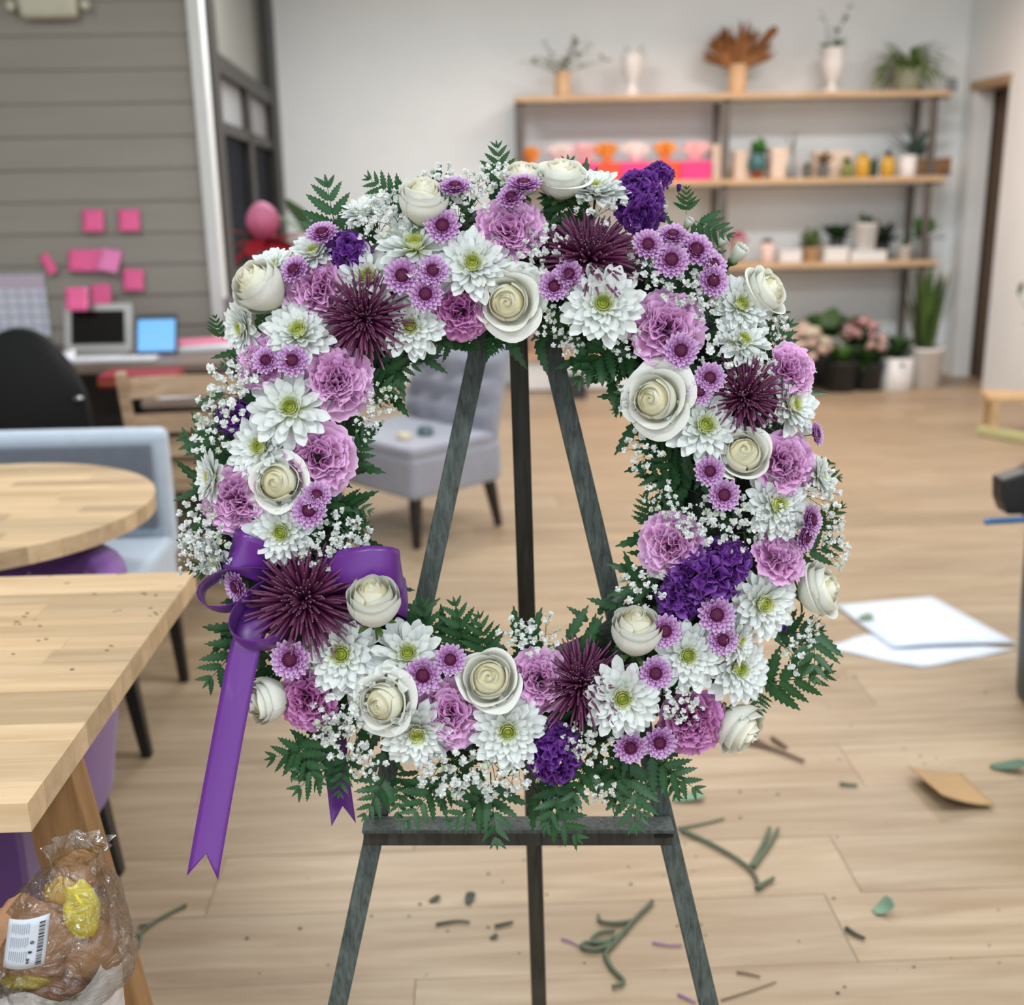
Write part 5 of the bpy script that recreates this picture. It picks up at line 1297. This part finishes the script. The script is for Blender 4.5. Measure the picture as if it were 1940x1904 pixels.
# crates with white blooms behind the round table
cx_ = at_z(318, 1075, 0)
t = thing('flower_crate', 'open wooden crate stand with white blooms beside the slat chair', 'crate', (cx_.x, 3.62, 0))
for z_ in (.02, .26, .50):
    MB().box((-.16, -.13, z_), (.16, .13, z_ + .018)).obj('crate_shelf', M_OAK, t)
for sx_ in (-1, 1):
    for sy_ in (-1, 1): MB().box((sx_ * .15 - .012, sy_ * .12 - .012, 0), (sx_ * .15 + .012, sy_ * .12 + .012, .52)).obj('post', M_OAK, t)
def blossom_pot(lab, loc, col, n, R, gcol):
    tt = thing('flower_bowl', lab, 'bouquet', loc); pot('pot', .15, .07, 'white', tt); b = MB(); r = np.random.default_rng(n)
    leaves(b, 14, .1, .04, .1, 1.2, r, gcol, G3, (0, 0, .06)); o = b.obj('foliage', M_GREEN, tt, smooth=True); o['kind'] = 'stuff'
    b = MB(); blooms(b, n, R, r, col, (0, 0, .07), .5, .03); o = b.obj('blossoms', M_PETAL, tt); o['kind'] = 'stuff'
blossom_pot('bowl of cream blooms on the crate shelf', (cx_.x, 3.60, .279), c(214, 206, 190), 22, .11, G1)
blossom_pot('bowl of green leaves on the lowest crate shelf', (cx_.x + .02, 3.60, .039), c(196, 200, 180), 6, .08, c(84, 140, 54))

# ------------------------------------------------------------------ right edge of the picture
M_PINE = wood_mat('stool_pine', c(214, 178, 134), c(186, 150, 108), .55, grain=(2, 14, 14), var=.05)
M_LIME = mat('pale_green_wood', c(188, 184, 132), .6, noise=.06, stretch=(2, 12, 12))
bp_ = at_z(1876, 834, 0)
bn = thing('low_bench', 'low pine bench with pale green foot rail at the right wall', 'bench', (bp_.x + .30, bp_.y + .1, 0), -.25)
zt_ = at_y(1885, 745, bp_.y + .2).z
for k in range(3): MB().box((-.28, -.10 + k * .09, zt_ - .03), (.34, -.015 + k * .09, zt_)).obj('top_slat', M_PINE, bn, bevel=.004)
for x in (-.24, .28):
    for y_ in (-.08, .13): MB().box((x - .022, y_ - .022, 0), (x + .022, y_ + .022, zt_ - .03)).obj('leg', M_PINE, bn, bevel=.003)
MB().beam((-.30, -.02, .03), (.10, -.42, .03), (0, 0, 1), .05, .06).obj('foot_rail', M_LIME, bn, bevel=.006)
t = potted('tall_plant', 'slender leafy plant on the low bench at the right edge', 'plant', (bp_.x + .40, bp_.y + .12, zt_ + .001), 'pot', .16, .16, 'white', lambda b, r, h: (sprays(b, 7, .72, 1.0, 1.5, r, c(92, 112, 84), c(128, 144, 116), .10, (0, 0, h), 6, round_=.35)), 'plants at the right wall', 41)
M_BIN = mat('dark_green_bin', c(66, 74, 70), .5, noise=.05)
bc = at_z(1934, 1352, 0); br_ = .20
bin_ = thing('waste_bin', 'tall dark grey-green bin cut by the right edge of the picture', 'bin', (bc.x + br_ + .012, bc.y + .06, 0))
hb_ = at_y(1936, 985, bc.y + .02).z
MB().lathe([(br_ - .035, 0), (br_ - .02, .015), (br_ - .006, hb_ * .5), (br_, hb_ - .03), (br_ + .012, hb_ - .03), (br_ + .012, hb_), (br_ - .012, hb_), (br_ - .03, .03), (.01, .028)], 32, cap=False).obj('bin_body', M_BIN, bin_, smooth=False)
for s in (-1, 1): MB().tube([(-.05, s * br_, hb_ - .06), (-.04, s * (br_ + .035), hb_ - .07), (.04, s * (br_ + .035), hb_ - .07), (.05, s * br_, hb_ - .06)], .009, 8).obj('handle', M_BIN, bin_, smooth=True)
g = at_y(1925, 925, bc.y)
gd = thing('tape_dispenser', 'black tape dispenser with grey roll resting on the bin rim', 'dispenser', (g.x + .115, bc.y + .10, hb_))
gd.scale = (1.15, 1.15, 1.3)
pr = [(-.10, .03), (-.085, .0), (.12, .0), (.13, .05), (.08, .11), (.0, .12), (-.05, .09), (-.105, .075)]
b = MB(); n_ = len(pr); v = [(x, -.03, z) for x, z in pr] + [(x, .03, z) for x, z in pr]
b.add(v, [tuple(range(n_)), tuple(range(n_, 2 * n_))[::-1]] + [(i, n_ + i, n_ + (i + 1) % n_, (i + 1) % n_) for i in range(n_)]); b.obj('dispenser_body', M_BLKP, gd, bevel=.006)
b = MB(); b.lathe([(.02, -.024), (.045, -.024), (.045, .024), (.02, .024)], 24); o = b.obj('tape_roll', mat('grey_tape', c(140, 148, 156), .4, noise=.04), gd); o.location = (.03, 0, .12); o.rotation_euler = (PI / 2, 0, 0)
bl = at_y(1870, 993, bc.y - .02); bl.z = hb_ + .0098; bl2 = Vector((bin_.location.x + .1, bc.y + .03, bl.z))
st_ = thing('blue_stick', 'blue round stick poking out over the bin', 'stick', bl)
M_BLUE = mat('blue_plastic', c(62, 110, 160), .45, noise=.04)
b = MB(); b.tube([(0, 0, 0), tuple(bl2 - bl)], .0085, 10).obj('shaft', M_BLUE, st_, smooth=True)
ball_ = MB(); ball(ball_, (0, 0, 0), .0098, np.random.default_rng(1), (1, 1, 1), 0); ball_.obj('end_cap', M_BLUE, st_, smooth=True)

# ------------------------------------------------------------------ on the floor
M_SHEET = mat('white_packing_paper', c(216, 222, 234), .75, noise=.02)
def floor_poly(name, label, cat, pix, m, z=.002, lift=None, th=.0008, group=None):
    P_ = [at_z(x, y, 0) for x, y in pix]; ctr = sum(P_, Vector()) / len(P_)
    n = 9; G = np.zeros((n, n, 3)); A, B, C, D = [np.array(p - ctr) for p in P_]
    for i in range(n):
        for j in range(n):
            u, v_ = j / (n - 1), i / (n - 1); q = (A * (1 - u) + B * u) * (1 - v_) + (D * (1 - u) + C * u) * v_
            q[2] = (lift(u, v_) if lift else .003 * math.sin(7 * u + 5 * v_) ** 2); G[i, j] = q
    o = MB().grid(G).obj(name, m, None, smooth=True, loc=(ctr.x, ctr.y, z)); s = o.modifiers.new('t', 'SOLIDIFY'); s.thickness = th; s.offset = 1
    return tag(o, label, cat, group)
floor_poly('paper_sheet', 'large white sheet lying on the floor, upper of the two', 'paper', [(1583, 1150), (1765, 1133), (1926, 1222), (1690, 1232)], M_SHEET, .004, lambda u, v: .012 * v * (1 - u) * math.sin(PI * u) + .004)
floor_poly('paper_sheet', 'white sheet on the floor, lower of the two with pointed corner', 'paper', [(1562, 1228), (1640, 1202), (1924, 1232), (1745, 1266)], M_SHEET, .001)
M_CARD = mat('brown_cardboard', c(176, 142, 100), .8, noise=.06, bump=.05)
floor_poly('cardboard_piece', 'curled brown cardboard piece on the floor', 'cardboard', [(1718, 1472), (1822, 1466), (1882, 1534), (1782, 1536)], M_CARD, .002, lambda u, v: .03 * (1 - u) ** 2 + .012 * v, .003)
M_CLIPG = mat('cut_stem_green', c(92, 102, 80), .7, noise=.12); M_CLIPB = mat('dry_stem_brown', c(116, 92, 78), .8, noise=.12); M_CLIPD = mat('dark_leaf', c(62, 72, 58), .7, noise=.12)
M_CLIPL = mat('fallen_leaf_green', c(120, 150, 122), .55, noise=.1); M_VIO = mat('violet_petal_strip', c(150, 104, 150), .6, noise=.08)
CG = 'cut stems and leaves on the floor'
def twig(name, label, lines, m, rad=.003, group=CG, cat='stem', zf=0.0):
    a = at_z(*lines[0][0], zf); o = None; root = thing(name, label, cat, (a.x, a.y, zf), 0, group)
    for ln in lines:
        pts = [at_z(x, y, zf) - Vector((a.x, a.y, zf)) for x, y in ln]
        pts = spline([(p.x, p.y, rad + .001) for p in pts], max(6, 3 * len(pts)))
        MB().tube(pts, np.linspace(rad, rad * .7, len(pts)), 6).obj('twig', m, root, smooth=True)
    return root
twig('plant_clipping', 'forked grey-green cut stem on the floor right of the easel', [[(1290, 1576), (1360, 1610), (1420, 1650), (1440, 1688)], [(1422, 1648), (1445, 1605), (1458, 1572)], [(1426, 1648), (1460, 1600), (1474, 1574)], [(1432, 1688), (1466, 1668)]], M_CLIPG, .0055)
twig('plant_clipping', 'thin straight twig end beside the forked stem', [[(1284, 1572), (1330, 1564), (1372, 1553)]], M_CLIPG, .003)
twig('dry_twig', 'brown dry branch on the floor behind the lower right of the wreath', [[(1380, 1405), (1450, 1418), (1523, 1446)], [(1420, 1400), (1460, 1420)], [(1462, 1402), (1490, 1420)]], M_CLIPB, .006)
twig('plant_clipping', 'bunched green stem with looped ribbons of leaf in front of the easel', [[(1236, 1712), (1200, 1748), (1170, 1784), (1145, 1812)], [(1198, 1750), (1165, 1754), (1138, 1750), (1134, 1738)], [(1185, 1768), (1150, 1788), (1122, 1786), (1135, 1772), (1165, 1768)], [(1160, 1795), (1125, 1804), (1102, 1798), (1112, 1790), (1140, 1792), (1160, 1790)], [(1146, 1812), (1160, 1840), (1182, 1864), (1160, 1874)]], M_CLIPG, .005)
twig('cut_sprig', 'leafy green sprig on the floor beside the table leg', [[(353, 1718), (300, 1745), (262, 1775), (240, 1800)], [(285, 1755), (262, 1758)], [(262, 1775), (240, 1776)], [(268, 1772), (262, 1800)], [(250, 1785), (250, 1808)]], M_CLIPG, .0035)
twig('violet_strip', 'curved violet petal strip inside the right easel leg', [[(1236, 1788), (1265, 1793), (1292, 1793)]], M_VIO, .0022)
twig('violet_strip', 'violet strip left of the bunched green stem', [[(1064, 1781), (1080, 1786), (1100, 1796)]], M_VIO, .0022)
twig('violet_strip', 'violet strip at the foot of the right easel leg', [[(1284, 1886), (1300, 1893), (1318, 1903)]], M_VIO, .0025)
twig('dry_twig', 'thin brown twig at the bottom edge right of the easel', [[(1395, 1844), (1420, 1848), (1440, 1853)]], M_CLIPB, .0022)
twig('dry_twig', 'dark short twig near the curled pale leaf', [[(1602, 1762), (1620, 1774), (1638, 1782)]], M_CLIPD, .0045)
twig('plant_clipping', 'short straight stem piece above the cardboard', [[(1590, 1488), (1608, 1490), (1624, 1491)]], M_CLIPG, .0045)
twig('dry_twig', 'broken twig inside the easel left of its rear leg', [[(826, 1754), (850, 1750), (870, 1748), (890, 1750)]], M_CLIPD, .003)
twig('plant_clipping', 'short stem bit beside the rear easel leg', [[(938, 1758), (955, 1754), (972, 1750)]], M_CLIPD, .0035)
twig('dry_twig', 'long faint twig at the bottom right', [[(1366, 1897), (1420, 1880), (1470, 1862)]], M_CLIPB, .0015)
def fallen(px, py, L, W, rz, label, m=M_CLIPL, curl=.8, z=.002):
    P, t_ = petal(L, W, curl=curl, cup=.3, nl=6, nw=4); b = MB().grid(P - np.array([L / 2, 0, 0])); p = at_z(px, py, 0)
    o = b.obj('fallen_leaf', m, None, smooth=True, loc=(p.x, p.y, z)); o.rotation_euler = (0, 0, rz); s = o.modifiers.new('t', 'SOLIDIFY'); s.thickness = .0006; s.offset = 1
    tag(o, label, 'leaf', CG)
fallen(1676, 1727, .05, .04, .2, 'curled pale green leaf on the floor at lower right', curl=1.4)
fallen(1305, 1515, .08, .035, .1, 'flat pale green leaf right of the easel bar', curl=.2)
fallen(1912, 1458, .09, .05, -.3, 'green leaf near the right edge beside the cardboard', mat('fallen_leaf_deep', c(72, 108, 86), .55, noise=.1), .6)
fallen(890, 1705, .035, .022, 1.3, 'dark wilted leaf inside the easel', M_CLIPD, .5)
fallen(824, 1706, .026, .016, .4, 'small dark leaf left inside the easel', M_CLIPD, .4)
fallen(1640, 1178, .055, .045, .2, 'green leaf on the white sheet', mat('leaf_on_paper', c(110, 136, 100), .55, noise=.1), .4, .0125)
fallen(936, 1777, .018, .012, .4, 'small dark leaf tip near the rear easel leg', M_CLIPD, .4)
b = MB(); r = np.random.default_rng(9)
for k in range(90):
    px, py = r.uniform(460, 1900), r.uniform(1230, 1890); p = at_z(px, py, 0); s = r.uniform(.001, .003)
    b.add(np.array(ICO1_V) * np.array([s * 1.6, s, s * .5]) + np.array([p.x, p.y, s * .4]), ICO1_F)
o = b.obj('floor_crumbs', M_CLIPD, None); tag(o, 'dark crumbs of leaf and soil scattered on the floor', 'debris', kind='stuff')
# crumbs on the work table
b = MB()
for px, py in [(58, 1087), (92, 1093), (128, 1105), (162, 1085), (230, 1087), (270, 1125), (298, 1128), (232, 1157), (220, 1159), (282, 1152), (292, 1165), (56, 1162), (48, 1168), (62, 1175), (36, 1182), (34, 1180), (80, 1213), (215, 1225), (206, 1232), (26, 1240), (138, 1268), (300, 1160), (286, 1168), (175, 1126), (340, 1110), (76, 1185)]:
    p = at_z(px, py, tz)
    for k in range(2):
        s = r.uniform(.0008, .002); b.add(np.array(ICO1_V) * np.array([s * 2.2, s, s * .5]) + np.array([p.x + r.uniform(-.006, .006), p.y + r.uniform(-.004, .004), tz + s * .4]), ICO1_F)
o = b.obj('table_crumbs', M_CLIPB, None); tag(o, 'dry crumbs and petal scraps scattered on the work table', 'debris', kind='stuff')

# ------------------------------------------------------------------ sack with the bagged bulbs, lower left
BY = 1.13
bc_ = at_y(95, 1800, BY); BX = bc_.x
zrim = at_y(200, 1850, BY - .02).z
hwb = at_y(212, 1800, BY).x - BX
M_SACK = mat('white_crinkled_sack', c(216, 208, 204), .5, noise=.08, nscale=18, bump=.8, bscale=26, coat=.2)
sk = thing('paper_sack', 'white crinkled sack standing on the floor beside the table leg', 'sack', (BX, BY, 0))
A = np.linspace(0, 2 * PI, 48, endpoint=False); r = np.random.default_rng(15); prof = [(.8, 0), (.9, .03), (.97, .3), (1.0, .6), (1.02, .85), (1.05, .95), (1.0, 1.0), (.92, .9), (.88, .6)]
P = np.zeros((len(prof), 48, 3)); ph = r.uniform(0, 6.28, 4)
for i, (a_, h_) in enumerate(prof):
    for j, a in enumerate(A):
        k = 1 + .035 * math.sin(5 * a + ph[0] + 3 * h_) + .03 * math.sin(9 * a + ph[1] - 5 * h_) + .015 * math.sin(17 * a + ph[2])
        P[i, j] = (hwb * a_ * k * math.cos(a), hwb * .85 * a_ * k * math.sin(a), zrim * h_ * (1 + (.03 * math.sin(3 * a + 1) + .04 * math.cos(a)) * (h_ > .8)))
MB().grid(P, closed=True).obj('sack_body', M_SACK, sk, smooth=True)
M_TISS = mat('brown_tissue', c(162, 120, 86), .8, noise=.18, nscale=22, bump=1.0, bscale=30); M_BULB = mat('dark_bulb', c(120, 78, 50), .8, noise=.2, nscale=20, bump=.4, bscale=50)
M_YEL = mat('yellow_wrap', c(226, 206, 40), .45, noise=.08, nscale=20, bump=.4, bscale=40)
def film():
    m, nt, b = nodes_of('clear_film'); L = nt.links
    gl = nt.nodes.new('ShaderNodeBsdfGlossy'); gl.inputs['Roughness'].default_value = .16
    tr = nt.nodes.new('ShaderNodeBsdfTransparent'); tr.inputs[0].default_value = (.97, .96, .94, 1)
    lw = nt.nodes.new('ShaderNodeLayerWeight'); lw.inputs[0].default_value = .35
    tc = nt.nodes.new('ShaderNodeTexCoord'); n = nt.nodes.new('ShaderNodeTexNoise'); n.inputs['Scale'].default_value = 26; n.inputs['Detail'].default_value = 5; n.inputs['Distortion'].default_value = 1.2
    L.new(tc.outputs['Object'], n.inputs['Vector']); bp = nt.nodes.new('ShaderNodeBump'); bp.inputs['Strength'].default_value = 1.0; bp.inputs['Distance'].default_value = .02
    L.new(n.outputs['Fac'], bp.inputs['Height']); L.new(bp.outputs[0], gl.inputs['Normal']); L.new(bp.outputs[0], lw.inputs['Normal'])
    mr = nt.nodes.new('ShaderNodeMapRange'); mr.inputs['To Min'].default_value = .10; mr.inputs['To Max'].default_value = .6; L.new(lw.outputs['Fresnel'], mr.inputs['Value'])
    mx = nt.nodes.new('ShaderNodeMixShader'); L.new(mr.outputs[0], mx.inputs[0]); L.new(tr.outputs[0], mx.inputs[1]); L.new(gl.outputs[0], mx.inputs[2])
    L.new(mx.outputs[0], nt.nodes['Material Output'].inputs['Surface']); return m
M_FILM = film()
def lump(px, py, y, rpx, sq, m, name, label, seed, jit=.07):
    p = at_y(px, py, y); R = rpx / 2150 * (p - CAM_P).length; rr = np.random.default_rng(seed)
    _b = bmesh.new(); bmesh.ops.create_icosphere(_b, subdivisions=4, radius=1); V = np.array([v.co[:] for v in _b.verts]); F = [tuple(v.index for v in f.verts) for f in _b.faces]; _b.free()
    k1, k2, k3 = rr.uniform(2, 4, 3), rr.uniform(4, 7, 3), rr.uniform(0, 6, 3)
    V = V / np.linalg.norm(V, axis=1)[:, None]; k4 = rr.uniform(-14, 14, (3, 3)); d_ = 1 + .035 * abs(np.sin(V @ k4[0] + 2 * np.sin(V @ k4[1] * .4))) + .02 * abs(np.sin(V @ k4[2] * 1.6)) + jit * np.sin(V @ k1 * 1.3 + k3[0]) + jit * .7 * np.sin(V @ k2 + k3[1]) + jit * .35 * np.sin(V @ (k2[::-1] * 2.3) + k3[2])
    o = MB().add(V * d_[:, None] * R * np.array(sq), F).obj(name, m, None, smooth=True, loc=p); return tag(o, label, 'bulb' if 'bulb' in name else 'packet', 'wrapped bulbs in the clear bag')
lump(60, 1780, BY - .01, 78, (1, .7, .9), M_TISS, 'wrapped_bulb', 'large brown tissue-wrapped bulb behind the white barcode label', 1)
lump(168, 1800, BY, 52, (1, .8, .9), M_TISS, 'wrapped_bulb', 'brown tissue-wrapped bulb at the right of the bag', 2)
lump(150, 1655, BY + .05, 42, (1, .8, .85), M_TISS, 'wrapped_bulb', 'brown bulb at the top of the clear bag', 3)
lump(108, 1868, BY - .02, 52, (1.1, .8, .7), M_BULB, 'wrapped_bulb', 'dark brown bulb at the bottom of the clear bag', 4)
lump(155, 1725, BY - .02, 38, (.75, .6, 1.35), M_YEL, 'yellow_packet', 'bright yellow wrapped packet in the clear bag', 5)
lump(122, 1700, BY + .02, 34, (1, .6, 1), mat('amber_wrap', c(190, 150, 30), .5, noise=.1, bump=.4, bscale=40), 'yellow_packet', 'darker amber packet above the bright yellow one', 6)
lump(50, 1855, BY - .035, 30, (1.3, .6, .6), mat('olive_wrap', c(160, 140, 30), .5, noise=.1, bump=.4, bscale=40), 'yellow_packet', 'olive yellow packet low in the clear bag', 7)
cb_ = at_y(95, 1775, BY)
bagt = thing('clear_bag', 'clear plastic bag of wrapped bulbs and yellow packets in the white sack', 'bag', (cb_.x, BY, cb_.z))
b = MB(); rr = np.random.default_rng(21); NI, NJ = 48, 120; P = np.zeros((NI, NJ, 3)); sc1 = (cb_ - CAM_P).length / 2150
for i in range(NI):
    v = i / (NI - 1)
    z = (-130 + 300 * v) * sc1
    rad = float(np.interp(v, [0, .12, .3, .5, .68, .82, .9, .95, 1], [70, 105, 118, 108, 84, 56, 34, 38, 50])) * sc1
    cxs = (66 * v ** 1.6) * sc1
    for j in range(NJ):
        a = 2 * PI * j / NJ; k = 1 + .05 * math.sin(4 * a + 6 * v) + .04 * math.sin(9 * a - 8 * v + 1) + .035 * abs(math.sin(8 * a + 11 * v + 2 * math.sin(5 * v + a))) + .03 * abs(math.sin(13 * a - 17 * v + 2 * math.sin(3 * a))) + .16 * max(0, v - .8) / .2 * math.sin(9 * a + 3)
        P[i, j] = (cxs + rad * k * math.cos(a), rad * .80 * k * math.sin(a), z)
b.grid(P, closed=True); b.obj('plastic_film', M_FILM, bagt, smooth=True)
# the printed label: paper, bars, and the small marks
lp4 = [at_y(x, y, BY - .105) - Vector((cb_.x, BY, cb_.z)) for x, y in ((18, 1740), (95, 1730), (84, 1826), (6, 1832))]
A_, B_, C_, D_ = lp4
def lab_pt(u, v, o=0): q = (A_ * (1 - u) + B_ * u) * (1 - v) + (D_ * (1 - u) + C_ * u) * v; q = q.copy(); q.y -= o + .006 * math.sin(PI * u); return tuple(q)
G = np.array([[lab_pt(j / 8, i / 6) for j in range(9)] for i in range(7)])
lbl = MB().grid(G).obj('label', mat('label_paper', c(206, 212, 222), .6, noise=.04), bagt, smooth=True); lbl['label'] = 'white printed label with barcode'
s = lbl.modifiers.new('t', 'SOLIDIFY'); s.thickness = .0004
M_INK = mat('black_ink', c(22, 22, 26), .7, noise=.05); M_INKG = mat('grey_ink', c(150, 156, 168), .7, noise=.05)
bars = MB(); r = np.random.default_rng(33); v = .10
while v < .96:
    h = r.choice([.012, .012, .02, .032]); 
    bars.add([lab_pt(.80, v, .0008), lab_pt(.93, v, .0008), lab_pt(.93, min(v + h, .97), .0008), lab_pt(.80, min(v + h, .97), .0008)], [(0, 1, 2, 3)]); v += h + r.choice([.014, .018, .026])
o = bars.obj('barcode', M_INK, lbl)
tx = MB()
for k in range(9):
    u = .12 + .055 * k
    for q in range(3):
        v0 = .08 + .28 * q; tx.add([lab_pt(u, v0, .0008), lab_pt(u + .018, v0, .0008), lab_pt(u + .018, v0 + r.uniform(.14, .25), .0008), lab_pt(u, v0 + .2, .0008)], [(0, 1, 2, 3)])
tx.obj('fine_print', M_INKG, lbl)
def mark(pts, u0, v0, w_, h_, name):
    m = MB()
    for seg in pts:
        P_ = np.array([lab_pt(u0 + y_ * w_, v0 + (1 - x_) * h_, .001) for x_, y_ in seg]); m.tube(P_, .0005, 5, up=(0, 1, .1))
    m.obj(name, M_INK, lbl)
arc = lambda cx, cy, r_, a0, a1, n=10: [(cx + r_ * math.cos(a0 + (a1 - a0) * i / n), cy + r_ * math.sin(a0 + (a1 - a0) * i / n)) for i in range(n + 1)]
mark([arc(.5, .5, .45, 0, 2 * PI)], .64, .45, .08, .055, 'recycling_mark')
mark([[(.1, 1), (.1, 0)], arc(.6, .25, .25, PI / 2, -PI / 2 - 1), arc(.6, .75, .25, -PI / 2, -PI / 2 - PI - .6)], .62, .64, .07, .05, 'is_mark')
mark([arc(.2, .5, .28, .9, 2 * PI - .9), arc(.9, .5, .28, .9, 2 * PI - .9), [(.62, .5), (.85, .5)]], .58, .80, .08, .08, 'ce_mark')
